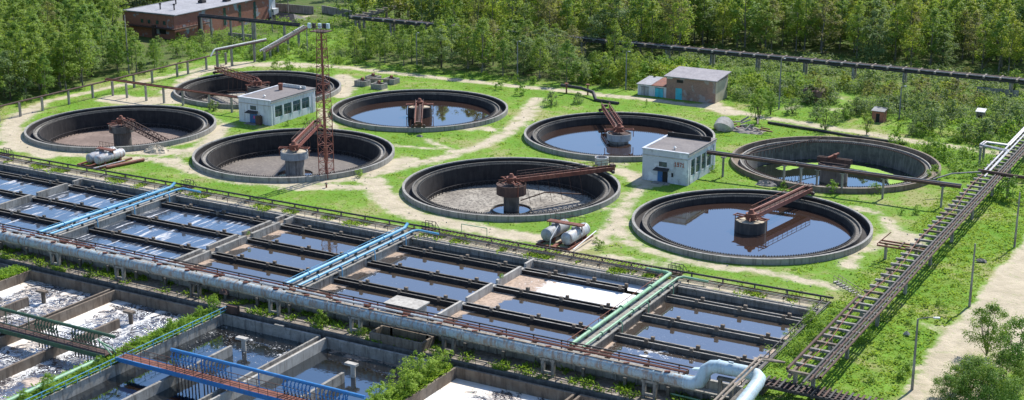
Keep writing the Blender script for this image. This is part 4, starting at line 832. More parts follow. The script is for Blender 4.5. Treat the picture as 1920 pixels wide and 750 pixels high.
b.build('lattice', M['rust_red'], t)
MB().tube([(mx, my, 0), (mx, my, 28)], .14, 8).box(mx-.3, my-.3, 3.2, mx+.3, my+.3, 6.0).build('cable_riser', M['rust_red'], t)
MB().box(mx-1.6, my-1.3, 27.9, mx+1.6, my+1.3, 28.05).rail((mx-1.6, my-1.3, 28.05), (mx+1.6, my-1.3, 28.05), 1, .8, .06).rail((mx-1.6, my+1.3, 28.05), (mx+1.6, my+1.3, 28.05), 1, .8, .06).build('platform', M['rust_dark'], t)
for i, x in enumerate((-1.7, -.9, .2, 1.0, 1.6)): MB().box(mx+x-.3, my-1.4+.3*i, 28.6, mx+x+.3, my-1.0+.3*i, 29.5).build('floodlight', M['lampglass' if i % 2 == 0 else 'black'], t)
MB().box(mx-1.2, my-1.2, -.2, mx+1.2, my+1.2, .25).build('footing', M['conc'], t)
# ================================================================== PRESSURE VESSELS
def vessel(u, v0, v1, r, z, m_, lab):
    t = thing('pressure_vessel', lab, 'storage tank', (u, (v0+v1)/2, 0), 'pairs of horizontal pressure vessels')
    MB().tube([(u, v0-.42, z), (u, v0-.28, z), (u, v0, z), (u, v1, z), (u, v1+.28, z), (u, v1+.42, z)], [r*.35, r*.75, r, r, r*.75, r*.35], 24).build('shell', M[m_], t, True)
    for v in (v0+1.2, v1-1.2): MB().box(u-r*.9, v-.2, 0, u+r*.9, v+.2, z-r*.55).build('saddle', M['rust'], t)
    for v in (v0+.3, v1-.3): MB().tube([(u, v-.05, z), (u, v+.05, z)], r+.03, 24).build('band', M[m_], t, True)
    MB().tube([(u, v0+2.3, z+r-.1), (u, v0+2.3, z+r+.35)], .3, 10).build('manhole', M['steel'], t, True)
vessel(-206.3, 196.2, 202.8, .92, 1.35, 'silver', 'left one of the two silver horizontal tanks by the far left round tank'); vessel(-203.9, 196.0, 202.6, .92, 1.35, 'silver', 'right one of the two silver horizontal tanks by the far left round tank')
vessel(-105.0, 196.2, 202.6, 1.05, 1.5, 'grey', 'left grey-ended horizontal tank in front of the tank with the dark red bridge'); vessel(-101.2, 196.0, 202.4, 1.05, 1.5, 'silver', 'right rust-patched horizontal tank nearest the last round tank')
for (a, c, z, lab) in ((-207.2, -203, 2.5, 'rusty catwalk on top of the silver horizontal tanks at left'), (-106.4, -100.0, 2.85, 'rusty railed catwalk on top of the grey horizontal tanks')):
    t = thing('catwalk', lab, 'catwalk', ((a+c)/2, 199.5, z)); MB().box(a, 198.9, z, c, 200.2, z+.18).build('deck', M['rust'], t); MB().rail((a, 200.1, z+.18), (c, 200.1, z+.18), 1.1, .9, .05).build('railing', M['rust_dark'], t)
    for x in (a+.2, c-.3): MB().box(x, 199.4, 0, x+.12, 199.6, z).build('post', M['rust_dark'], t)
for (u, lab) in ((-205.1, 'rusty base frame under the silver tanks at left'), (-103.1, 'rusty base frame under the grey tanks')):
    o = MB().box(u-3, 194.6, 0, u+3, 195.0, .35).box(u-3, 195.0, 0, u-2.6, 203.5, .35).box(u+2.6, 195.0, 0, u+3, 203.5, .35).box(u-.3, 195.0, 0, u+.3, 203.5, .3).build('base_frame', M['rust']); tag(o, lab, 'frame')
pipe('long thin silver pipe lying right of the rust-patched tank', [(-99.4, 203, 1.2), (-99.3, 194.6, .4)], .1, 'white'); pipe('thin white pipe from the grey tank down to the basin edge', [(-103.6, 197.6, 2.9), (-103.5, 194.8, 1.4), (-103.5, 194.6, .2)], .08, 'white')
pipe('fat rusty pipe lying in the grass right of the silver tanks', [(-201.2, 195.4, .35), (-199.0, 203.5, .35)], .32, 'rust_red', 10); pipe('thin pale pipe lying beside the fat rusty pipe', [(-202.4, 193, .5), (-201.2, 200.5, .6)], .12, 'silver')
# ================================================================== LAMP POSTS
def post(x, y, h, lab, arm=None, m_='conc'):
    t = thing('lamp_post', lab, 'lamp post', (x, y, 0), 'lamp posts'); MB().tube([(x, y, -.4), (x, y, h)], [.19, .12], 8).build('pole', M[m_], t, True)
    if arm:
        ax, ay = arm; MB().tube([(x, y, h), (x+ax*.6, y+ay*.6, h+.3), (x+ax, y+ay, h+.35)], .06, 6).build('arm', M['steel'], t)
        MB().beam((x+ax*.9, y+ay*.9, h+.3), (x+ax*1.3, y+ay*1.3, h+.33), .32, .16).build('lamp_head', M['white'], t)
post(-38.4, 168.2, 9.0, 'concrete lamp post with a long bracket, nearest the camera beside the gravel road', (1.9, .6)); post(-38.9, 201.6, 9.1, 'plain concrete lamp post in the middle of the grass by the gravel road'); post(-38.7, 232.4, 9.0, 'concrete lamp post at the right edge, farther along the gravel road')
for x, y, h, lab in ((-203.2,308.1,9.4,'lamp post in front of the wood, right of the mast'), (-174.4,310,9.4,'lamp post in front of the pale brown trees'), (-145.2,311.6,9.2,'lamp post left of the low white garage'), (-105.6,309.1,11.6,'tall lamp post right of the old brick store'), (-78.9,311.9,7.5,'lamp post among the bushes at the far right')): post(x, y, h, lab, (.9, -.5), 'steel')
for px, py, top, lab in ((242,140,30,'grey pole in front of the left wood'), (287,62,28,'lamp post at the near wall of the brick hall'), (511,62,3,'pole right of the yellow crane'), (541,30,0,'pole by the boundary wall behind the crane'), (577,107,52,'tall pole under the joint of the overhead pipes'), (233,60,15,'dark pole inside the left wood'), (155,40,8,'pole deep in the left wood')):
    x, y = G(px, py); post(x, y, max(6, (py-top)/7.2), lab, (.7, .2) if px in (287, 155, 541) else None)
# ================================================================== LEFT AND BACK PIPE RUNS
t = thing('overhead_pipe', 'rusty pipe on short concrete posts along the left dirt road', 'pipe', (-250, 240, 0)); MB().tube([(-251.5, 200, 3.2), (-251, 225, 3.3), (-250.3, 245, 3.4), (-250, 286, 3.5)], .2, 8).build('pipe', M['rust_dark'], t, True); MB().tube([(-252, 200, 3.0), (-251.4, 245, 3.2), (-250.7, 286, 3.3)], .12, 8).build('pipe', M['rust'], t, True)
for i, v in enumerate((213, 219, 225.5, 233.5, 241, 247.5, 254.7, 261, 270, 274, 281, 288.7)): MB().box(-250.9, v, -.2, -250.45, v+.4, 3.15).build('post', M['conc'], t)
t = thing('overhead_pipe', 'rusty pipe on concrete posts leading to the whitewashed hut with blue doors', 'pipe', (-230, 245, 0)); MB().tube([(-250.3, 245.2, 3.9), (-205.2, 245.2, 3.7)], .2, 8).build('pipe', M['rust'], t, True); MB().tube([(-250.3, 245.6, 4.1), (-205.2, 245.6, 3.9)], .12, 8).build('pipe', M['rust_dark'], t, True)
for u in (-248.4, -243.9, -237.8, -232.3, -226.5, -218.5, -212): MB().box(u-.2, 245.2, -.2, u+.2, 245.6, 3.55).build('post', M['conc'], t)
a = (*G(404, 92, 5.2), 5.2); c = (*G(499, 73, 5.6), 5.6); t = thing('overhead_pipe', 'white-topped pipe run on tall concrete posts left of the sloping conduit', 'pipe', (a[0], a[1], 0)); a = Vector(a); c = Vector(c)
MB().tube([a-Vector((0,2,1.6)), a-Vector((0,.6,.2)), a, c], .2, 8).build('pipe', M['white'], t, True); MB().beam(a-Vector((0,0,.4)), c-Vector((0,0,.4)), .9, .25).build('support_beam', M['rust_dark'], t)
for f in (.02, .3, .75): q = a.lerp(c, f); MB().box(q.x-.25, q.y-.25, -.3, q.x+.25, q.y+.25, q.z-.5).build('post', M['conc'], t)
a = Vector((*G(373, 29, 6.4), 6.4)); c = Vector((*G(562, 47, 6.4), 6.4)); t = thing('overhead_pipe', 'black overhead pipe bundle on posts in front of the brick hall', 'pipe', (a.x, a.y, 0))
for dz, r in ((0, .25), (.35, .18), (-.3, .2)): MB().tube([a+Vector((0, dz*.8, dz)), c+Vector((0, dz*.8, dz))], r, 8).build('pipe', M['black'], t, True)
for f in (.02, .12, .32, .44, .54, .56, .85): q = a.lerp(c, f); MB().box(q.x-.25, q.y-.25, -.3, q.x+.25, q.y+.25, q.z-.5).build('post', M['conc'], t)
MB().beam(a, a-Vector((0, 0, 5)), .9, .4).build('riser', M['rust_dark'], t)
a = Vector((*G(575, 49, 5.2), 5.2)); c = Vector((*G(493, 96, 2.6), 2.6)); t = thing('sloping_conduit', 'ladder-like sloping conduit descending from the black overhead pipes', 'conduit', (c.x, c.y, 0)); s_ = Vector((-(c-a).y, (c-a).x, 0)).normalized()*.9
for k in (-1, 1): MB().beam(a+s_*k, c+s_*k, .3, .5).build('side_beam', M['rust_dark' if k > 0 else 'silver'], t)
for i in range(22): q = a.lerp(c, (i+.5)/22); MB().beam(q-s_, q+s_, .35, .3).build('crossbar', M['conc'], t)
for f in (.2, .45, .68, .85, .97): q = a.lerp(c, f); MB().box(q.x-.25, q.y-.25, -.3, q.x+.25, q.y+.25, q.z-.3).build('post', M['conc'], t)
t = thing('pipe_trestle', 'long far pipe trestle crossing behind the bushes in front of the dark wood', 'pipe trestle', (-140, 347, 0))
for v in (346.0, 348.3): MB().box(-252, v-.2, 3.9, -25, v+.2, 4.4).build('long_beam', M['black'], t)
for v, r, m_ in ((346.3, .2, 'steel'), (347.1, .26, 'rust_dark'), (347.9, .18, 'black')): MB().tube([(-252, v, 4.75), (-25, v, 4.75)], r, 8).build('pipe', M[m_], t, True)
for i in range(60): MB().box(-251+i*3.8, 345.3, 4.402, -250.6+i*3.8, 349, 4.9).build('crossbeam', M['wood' if i % 3 else 'conc'], t)
for i in range(19):
    x = -250+i*12.5; MB().box(x, 346.0, -.3, x+.5, 346.5, 3.9).box(x, 347.9, -.3, x+.5, 348.4, 3.9).box(x+.05, 346.5, 2.8, x+.45, 347.9, 3.3).build('portal', M['conc'], t)
t = thing('pipe_trestle', 'short grey trestle branch vanishing into the wood at top centre', 'pipe trestle', (-251, 358, 0))
for u in (-252, -249.8): MB().box(u-.2, 349.5, 3.9, u+.2, 378, 4.4).build('long_beam', M['conc'], t)
for i in range(8): MB().box(-253, 350.5+i*3.6, 4.402, -249, 350.9+i*3.6, 4.8).build('crossbeam', M['wood'], t)
for v in (352, 364, 376): MB().box(-251.3, v, -.3, -250.7, v+.5, 3.9).build('leg', M['conc'], t)
# ================================================================== YELLOW CRANE
cx, cy = G(497, 33); t = thing('truck_crane', 'yellow truck crane with white cab and raised boom beside the brick hall', 'crane', (cx, cy, 0)); 
MB().box(cx-3.5, cy-1.2, .9, cx+4.5, cy+1.2, 1.4).build('chassis', M['black'], t); cb_ = MB().box(cx+2.4, cy-1.2, 1.402, cx+4.6, cy+1.2, 3.2).build('cab', M['white'], t); MB().box(cx+2.6, cy-1.24, 2.2, cx+4.3, cy-1.202, 3.0).build('window', M['glass'], cb_)
MB().box(cx-3, cy-1.3, 1.41, cx+.4, cy+1.1, 2.9).build('turntable', M['yellow'], t); MB().beam((cx-2.6, cy, 2.9), (cx+5.2, cy+1.5, 8.6), .7, .7).build('boom', M['yellow'], t)
for x in (cx-2.6, cx-1.3, cx+3.2):
    for y in (cy-1.25, cy+.95): MB().tube([(x, y, .5), (x, y+.3, .5)], .5, 14).build('wheel', M['black'], t, True)
x, y = G(537, 37); o = MB().add([(x-6, y-3, -.1), (x+6, y-3, -.1), (x+6, y+4, -.1), (x-6, y+4, -.1), (x-2.5, y, 2.2), (x+2.5, y+.5, 2.0)], [(0,1,5,4), (1,2,5), (2,3,4,5), (3,0,4)]).build('coal_heap', M['black']); tag(o, 'dark heap of soil beside the yellow crane', 'heap')
# ================================================================== ODDS AND ENDS ON THE GRASS
t = thing('concrete_chamber', 'group of open concrete chambers with rusty valves on the grass behind the back tanks', 'chamber', (-201, 286, 0))
for (px, py) in ((680,160), (711,166), (734,156), (700,152)):
    x, y = G(px, py); b = MB().box(x-1.6, y-1.3, -.1, x+1.6, y-1.0, 1.3).box(x-1.6, y+1.0, -.1, x+1.6, y+1.3, 1.3).box(x-1.6, y-1.0, -.1, x-1.3, y+1.0, 1.3).box(x+1.3, y-1.0, -.1, x+1.6, y+1.0, 1.3).build('box', M['conc'], t)
    MB().tube([(x, y, 0), (x, y, 2.0)], .15, 8).tube([(x, y-.3, 1.7), (x, y+.3, 1.7)], .35, 10).build('valve', M['rust'], t)
MB().beam((*G(688, 156), 1.2), (*G(728, 158), 1.2), .5, .3).build('link', M['wood'], t)
x, y = G(1358, 243); o = MB()
for i in range(7):
    for j in range(16): pass
o = MB().tube([(x-.0, y-1.2, -.3), (x, y-.9, .4), (x, y, .7), (x, y+1.0, .3)], [1.1, 1.9, 2.1, 1.2], 16).build('concrete_shell', M['conc_light'], None, True); tag(o, 'pale rounded lump of concrete left of the debris pile', 'concrete lump')
def heap(px, py, rx, ry, h, m_, lab, name='heap', n=26, seed=0, cat='heap'):
    x, y = G(px, py); rs = np.random.RandomState(seed); v = []; f = []; R_ = 7
    for j in range(R_+1):
        for i in range(n):
            a = 2*math.pi*i/n; r = 1-j/R_; k = 1+rs.uniform(-.14, .14); v.append((x+rx*r*k*math.cos(a), y+ry*r*k*math.sin(a), h*(1-r**2)*(1+rs.uniform(-.2, .2))-.12))
    for j in range(R_):
        for i in range(n): f.append((j*n+i, j*n+(i+1) % n, (j+1)*n+(i+1) % n, (j+1)*n+i))
    o = MB().add(v, f).build(name, M[m_]); return tag(o, lab, cat)
heap(293, 284, 3.0, 2.2, 1.3, 'sand', 'small pile of pale sand between the two left tanks', 'sand_heap', seed=2); heap(1437, 347, 2.4, 1.4, 1.0, 'rubble', 'grey rubble heap under the overhead main', 'rubble_heap', seed=3); heap(1487, 348, 1.3, 1., .7, 'rubble', 'smaller rubble heap behind the red-brown bridge end', 'rubble_heap', seed=4)
heap(1400, 245, 4.5, 3.0, .9, 'rubble', 'low spread of debris beside the pale concrete lump', 'debris_heap', seed=5); heap(1372, 262, .1, .1, .1, 'rubble', 'tiny stone near the debris', 'stone', seed=6)
t = thing('debris_pile', 'pile of broken beams and timber on the grass right of the hut marked 1971', 'debris', (*G(1400, 243), 0)); rs = random.Random(5); x, y = G(1400, 243)
for i in range(16): a = rs.uniform(0, 3.14); q = Vector((x+rs.uniform(-4, 4), y+rs.uniform(-2.5, 2.5), rs.uniform(.5, 1.2))); L = rs.uniform(1.2, 3); MB().beam(q, q+Vector((L*math.cos(a), L*math.sin(a), rs.uniform(-.4, 1.0))), .3, .25).build('beam', M[rs.choice(['wood', 'conc', 'conc_light', 'rust'])], t)
pipe('thick black bent pipe emerging from the bushes behind the back tanks', [(*G(1052,172), 1.6), (*G(1090,177), 1.5), (*G(1112,184), 1.4), (*G(1117,190), .3), (*G(1160,196), .25)], .4, 'black', 10)
for px, py, lab in ((1062, 176, 'rusty valve stand on the left of the black bent pipe'), (1102, 178, 'rusty valve stand on the right of the black bent pipe')):
    x, y = G(px, py); t = thing('valve', lab, 'valve', (x, y, 0)); MB().tube([(x, y, 0), (x, y, 2.4)], .2, 8).build('stem', M['rust'], t, True); MB().tube([(x, y, 2.4), (x, y, 2.6)], .5, 12).build('handwheel', M['rust'], t, True)
pipe('long black pipe lying on the grass behind the algae tank', [(*G(1440,232), .3), (*G(1530,246), .3), (*G(1600,258), .3), (*G(1700,272), .3)], .3, 'black', 8)
heap(787, 256, 1.0, .6, .5, 'conc', 'small pale stone slab on the grass in front of the back blue tank', 'stone_slab', seed=9); heap(1840, 488, .9, .6, .4, 'rubble', 'small stones on the grass slope by the gravel road', 'stones', seed=11); heap(1700, 625, .5, .4, .4, 'conc_light', 'white stone on the near grass slope', 'stone', seed=12)
heap(1432, 500-20, .5, .4, .3, 'conc_light', 'little pale stone on the grass before the nearest tank', 'stone', seed=13)
x, y = G(612, 352); t = thing('hydrant', 'small rusty standpipe on the grass left of the mast foot path', 'standpipe', (x, y, 0)); MB().tube([(x, y, 0), (x, y, 1.0)], .15, 8).build('pipe', M['rust'], t, True); MB().tube([(x-.3, y, .8), (x+.3, y, .8)], .12, 8).build('valve', M['conc_light'], t)
heap(420, 548, .9, .6, .6, 'rust_dark', 'dark rusty scrap lying in the sunken yard', 'scrap', seed=21)
# ================================================================== VEGETATION
def leaf_cloud(rs, n, cen, rad, size, flat=.8):
    """n leaf cards scattered in clumps round the points cen"""
    k = rs.randint(0, len(cen), n); p = cen[k]+rs.normal(0, 1, (n, 3))*rad[k][:, None]*np.array([.5, .5, .42])
    nr = rs.normal(0, .62, (n, 3)); nr[:, 2] = np.abs(nr[:, 2])+flat*.75; rr = (p-cen[k])/np.maximum(rad[k][:, None], .05); nr += .55*rr; oc = p[:, :2]-np.array([0, 0]); ol = np.linalg.norm(oc, axis=1)[:, None]; nr[:, :2] += np.where(ol < 12, .55*oc/np.maximum(ol, .3), 0); nr /= np.linalg.norm(nr, axis=1)[:, None]
    a = np.cross(nr, rs.normal(0, 1, (n, 3))); a /= np.linalg.norm(a, axis=1)[:, None]; b = np.cross(nr, a); s = size*rs.uniform(.55, 1.35, n)[:, None]
    q = np.stack([p-a*s*.5, p+b*s*.38, p+a*s*.5, p-b*s*.38], 1); lv = np.repeat(np.clip(rs.normal(.5, .17, len(cen))[k]+rs.normal(0, .2, n), 0, 1), 4)
    return q.reshape(-1, 3), lv
def quads_mesh(name, V, lv, mt):
    n = len(V)//4; me = bpy.data.meshes.new(name); me.vertices.add(len(V)); me.vertices.foreach_set('co', V.astype(np.float32).ravel()); me.loops.add(len(V)); me.loops.foreach_set('vertex_index', np.arange(len(V), dtype=np.int32))
    me.polygons.add(n); me.polygons.foreach_set('loop_start', np.arange(0, len(V), 4, dtype=np.int32)); me.polygons.foreach_set('loop_total', np.full(n, 4, np.int32)); me.update()
    me.attributes.new('lv', 'FLOAT', 'POINT').data.foreach_set('value', lv.astype(np.float32)); me.materials.append(mt); return me
def crown_pts(rs, h, r, z0, K, shape):
    t = rs.beta(1.25, 1.35, K); z = z0+(h-z0)*t
    if shape == 'birch': prof = np.sin(np.pi*np.clip(t*.86+.12, 0, 1))**.75*(1-.35*t)
    elif shape == 'cone': prof = (1-t)**.75+.08
    elif shape == 'round': prof = np.sqrt(np.clip(1-(2*t-.92)**2, .05, 1))
    else: prof = np.sqrt(np.clip(1-(1.7*t-.6)**2, .1, 1))
    a = rs.uniform(0, 2*np.pi, K); lop = 1+.22*np.sin(a*2+rs.uniform(0, 6))+.12*np.sin(a*3+rs.uniform(0, 6)); q = r*prof*lop*np.sqrt(rs.uniform(.12, 1, K))
    c = np.stack([q*np.cos(a), q*np.sin(a), z], 1); rad = rs.uniform(.16, .34, K)*r*(1.1-.45*t); top = np.array([[0, 0, h-.4], [0, 0, h-1.0]]); return np.vstack([c, top]), np.append(rad, [.1*r, .16*r])
def trunk_mb(rs, h, r, cen, nl=6, lean=.25):
    b = LMB(); n = 5; pts = [(rs.uniform(-lean, lean)*i/n, rs.uniform(-lean, lean)*i/n, h*.92*i/n-.15*(i == 0)) for i in range(n+1)]; b.tube(pts, [r*(1-.85*i/n) for i in range(n+1)], 6)
    for j in range(nl):
        c = cen[rs.randint(len(cen))]; f = np.clip(c[2]/h-.18, .1, .75); base = Vector(pts[int(f*n)]); b.tube([base, (base+Vector(c))/2+Vector((0, 0, -.2)), Vector(c)], [r*.38, r*.22, r*.08], 4)
    return b
PROT = {}
def variant(kind, seed):
    key = (kind, seed)
    if key in PROT: return PROT[key]
    sp = {'sprawl': ('bush', 3.0, 2.0, .1, 30, 2200, .20, 'bright_leaf', 'bark_dark'), 'birch': ('birch', 12, 2.9, 2.2, 60, 3000, .29, 'birch', 'bark'), 'aspen': ('birch', 12.5, 2.9, 2.6, 55, 2500, .29, 'aspen', 'bark'), 'willow': ('round', 9.5, 3.4, 1.0, 60, 3000, .29, 'willow', 'bark_dark'),
          'spruce': ('cone', 12.5, 2.2, 1.5, 70, 1500, .42, 'dark_leaf', 'bark_dark'), 'olive': ('birch', 11.5, 3.0, 2.0, 60, 2000, .27, 'olive', 'bark'),
          'bush': ('bush', 2.8, 1.7, .15, 26, 850, .24, 'herb', 'bark_dark'), 'greybush': ('bush', 3.6, 2.2, .2, 34, 1200, .27, 'willow', 'bark_dark'), 'yellowbush': ('bush', 4.0, 2.0, .3, 34, 1100, .3, 'aspen', 'bark_dark'), 'brownbush': ('bush', 3.6, 2.0, .3, 30, 800, .26, 'olive', 'bark_dark'),
          'youngtree': ('round', 5.5, 2.0, .7, 42, 1500, .24, 'birch', 'bark_dark'), 'fine': ('round', 7.5, 3.1, 1.5, 60, 6500, .21, 'birch', 'bark_dark'), 'finebush': ('bush', 5.0, 3.6, .5, 70, 9000, .20, 'birch', 'bark_dark'),
          'weedbush': ('bush', 2.6, 1.6, .1, 40, 1700, .19, 'herb', 'bark_dark')}[kind]
    rs = np.random.RandomState(seed*17+len(kind)); shp, h, r, z0, K, n, ls, lm_, bm_ = sp
    c, rad = crown_pts(rs, h, r, z0, K, shp); V, lv = leaf_cloud(rs, n, c, rad, ls); me = quads_mesh('crown', V, lv, M[lm_])
    tree = h > 5; b = trunk_mb(rs, h, .15 if tree else .05, c, 7 if tree else 5, .3) 
    if kind in ('fine', 'finebush', 'greybush', 'youngtree'):
        for q in range(4): a = rs.uniform(0, 6.28); b.tube([(0, 0, -.1), (math.cos(a)*r*.25, math.sin(a)*r*.25, h*.35), (math.cos(a)*r*.5, math.sin(a)*r*.5, h*.75)], [.09, .06, .03], 5)
    tm = bpy.data.meshes.new('trunk'); tm.from_pydata(b.v, [], b.f); tm.materials.append(M[bm_]); PROT[key] = (me, tm, h, tree); return PROT[key]
def plant(kind, seed, x, y, h, lab, cat, group=None, name=None, z=0, wide=1.):
    me, tm, h0, tree = variant(kind, seed); t = thing(name or {'birch': 'birch_tree', 'aspen': 'aspen_tree', 'willow': 'willow_tree', 'spruce': 'conifer_tree', 'olive': 'young_leafing_tree'}.get(kind, 'tree' if tree else 'bush'), lab, cat, (x, y, z), group, random.uniform(0, 6.28)); s = h/h0; t.scale = (s*wide, s*wide, s)
    c = bpy.data.objects.new('crown' if tree else 'foliage', me); COL.objects.link(c); c.parent = t; k = bpy.data.objects.new('trunk' if tree else 'stem', tm); COL.objects.link(k); k.parent = t; return t
# where trees stand
rs = np.random.RandomState(11)
def scatter(x0, x1, y0, y1, st, ok):
    out = []; y = y0; row = 0
    while y < y1:
        x = x0+(row % 2)*st/2
        while x < x1:
            px, py = x+rs.uniform(-.38, .38)*st, y+rs.uniform(-.38, .38)*st
            if ok(px, py): out.append((px, py))
            x += st
        y += st*.85; row += 1
    return out
def seen(x, y, h=14, m=60):
    d = np.array([x, y, 0.])-np.array([0, 0, CH]); zc = d@cc
    if zc < 10: return False
    px = 960+CF*(d@ca)/zc; py = 375-CF*(d@cb)/zc; top = 375-CF*((d+np.array([0, 0, h]))@cb)/((d+np.array([0, 0, h]))@cc)
    return -m < px < 1920+m and py > -5 and top < 760
road_gap = lambda x, y: True
left_ok = lambda x, y: x < -261-2*math.sin(y*.2) and not (-311 < x < -284 and 305 < y < 362) and not (y > 286 and x > -276) and seen(x, y)
L_ = scatter(-430, -259, 196, 306, 5.8, left_ok)+scatter(-430, -311, 306, 420, 5.0, seen)
mid_ok = lambda x, y: seen(x, y) and -243+max(0, 318-y)*1.6 < x < -151+(y-312)*.55 and y > 309.5+1.5*math.sin(x*.3) and not (344 < y < 350.5) and not (-254 < x < -247)
M_ = scatter(-250, -120, 309, 344, 6.0, mid_ok)
far_ok = lambda x, y: seen(x, y) and ((x > -150 and y > 373+2*math.sin(x*.15)) or (x <= -150 and y > 352 and not (-254 < x < -247 and y < 380) and not (x < -262 and y < 380)) ) and not (-305 < x < -222 and 380 < y < 400)
F_ = scatter(-470, -30, 351, 590, 6.6, far_ok)
def pxy(x, y, z):
    d = np.array([x, y, z-CH]); zc = d@cc; return 960+CF*(d@ca)/zc, 375-CF*(d@cb)/zc
def max_h(x, y, hmax):
    """how tall a tree may be before it hides a roof or pipe run the photograph shows"""
    px, py = pxy(x, y, 0)
    lim = -999
    if y < 345:
        for a, c, l in ((228, 262, 50), (262, 330, 72), (330, 585, 96), (585, 640, 58), (640, 800, 48), (800, 1085, 34), (1085, 1225, 94), (1225, 1290, 96), (1290, 2000, 165)):
            if a <= px+12 and px-12 < c: lim = max(lim, l if px < c+12 else -999)
    h = hmax
    while h > 1.5 and pxy(x, y, h)[1] < lim: h -= .5
    return h
dist = lambda p: math.hypot(p[0], p[1])
L_.sort(key=dist); M_.sort(key=dist); F_.sort(key=lambda p: p[1]+.25*p[0] if False else dist(p))
def mixk(x, y, zone):
    r = rs.rand(); w_ = math.sin(x*.045+1.3)*math.cos(y*.06)
    if zone == 'L': return 'birch' if r < .8 else ('willow' if r < .93 else 'olive')
    if zone == 'M':
        if -196 < x < -160 and y < 335: return 'olive' if r < .42 else ('willow' if r < .7 else 'birch')
        return 'birch' if r < .55 else ('willow' if r < .85 else 'aspen')
    return 'aspen' if r < .34+.2*w_ else ('birch' if r < .66 else ('willow' if r < .88 else 'olive'))
LABT = {('L', 0): ('%s in the front row of the left wood, above the rusty roadside pipe', 'front row of the left wood'), ('L', 1): ('%s deeper inside the dense left wood', 'trees inside the left wood'), ('M', 0): ('%s at the front of the middle wood along the back road', 'front of the middle wood'), ('M', 1): ('%s inside the middle wood behind the back road', 'trees inside the middle wood'), ('F', 0): ('%s in the dark far wood beyond the long trestle', 'front of the far wood')}
KN = {'birch': 'fresh green birch', 'aspen': 'yellow-green aspen', 'willow': 'grey-green willow', 'olive': 'pale brownish tree', 'spruce': 'dark conifer'}
far_bulk = []
def wood(pts, zone, nind, hr, w_=1.):
    for i, (x, y) in enumerate(pts):
        k = mixk(x, y, zone); h = rs.uniform(*hr)*(.8+.35*abs(math.sin(x*.31+y*.17))); h2 = max_h(x, y, h)
        if h2 < h*.45: continue
        h = h2
        if k == 'willow': h *= .82
        if i >= nind: far_bulk.append((x, y, h, k)); continue
        row = 0 if (zone == 'F' or i < nind*.4) else 1; lab, gr = LABT[(zone, row)]
        plant(k, rs.randint(4), x, y, h, lab % KN[k], 'tree', KN[k]+'s, '+gr, wide=rs.uniform(.85, 1.15)*w_)
wood(L_, 'L', 200, (10., 14.), 1.3); wood(M_, 'M', 150, (8.5, 13.), 1.25); wood(F_, 'F', 120, (13, 17.5), 1.15)
def bulk(pts, kinds, name, lab, mt):
    """the far part of the wood, past counting: one mesh"""
    Vs = []; Ls = []; tb = LMB(); base = []
    for s in range(5):
        r_ = np.random.RandomState(90+s); c, rad = crown_pts(r_, 12.5, 3.0, 2.4, 34, 'birch' if 'willow' not in kinds else 'round'); base.append(leaf_cloud(r_, 700, c, rad*1.15, .62))
    for (x, y, h, k) in pts:
        if k not in kinds: continue
        V, lv = base[rs.randint(5)]; s = h/12.5; a = rs.uniform(0, 6.28); c_, s_ = math.cos(a)*s, math.sin(a)*s; W = np.column_stack([V[:, 0]*c_-V[:, 1]*s_+x, V[:, 0]*s_+V[:, 1]*c_+y, V[:, 2]*s]); Vs.append(W); Ls.append(np.clip(lv+rs.normal(0, .15), 0, 1)); tb.tube([(x, y, -.1), (x+.2, y, h*.8)], [.16, .05], 4, False)
    if not Vs: return
    o = bpy.data.objects.new(name, quads_mesh(name, np.vstack(Vs), np.concatenate(Ls), M[mt])); COL.objects.link(o); tag(o, lab, 'wood', kind='stuff')
    k = tb.build('trunks', M['bark'], o); k['kind'] = 'stuff'
bulk(far_bulk, ('birch',), 'forest', 'distant green birch crowns of the far wood', 'birch'); bulk(far_bulk, ('aspen', 'spruce'), 'forest', 'distant yellow-green aspen crowns of the far wood', 'aspen'); bulk(far_bulk, ('willow',), 'forest', 'distant grey-green willow crowns of the far wood', 'willow'); bulk(far_bulk, ('olive',), 'forest', 'distant pale brownish crowns of the far wood', 'olive')
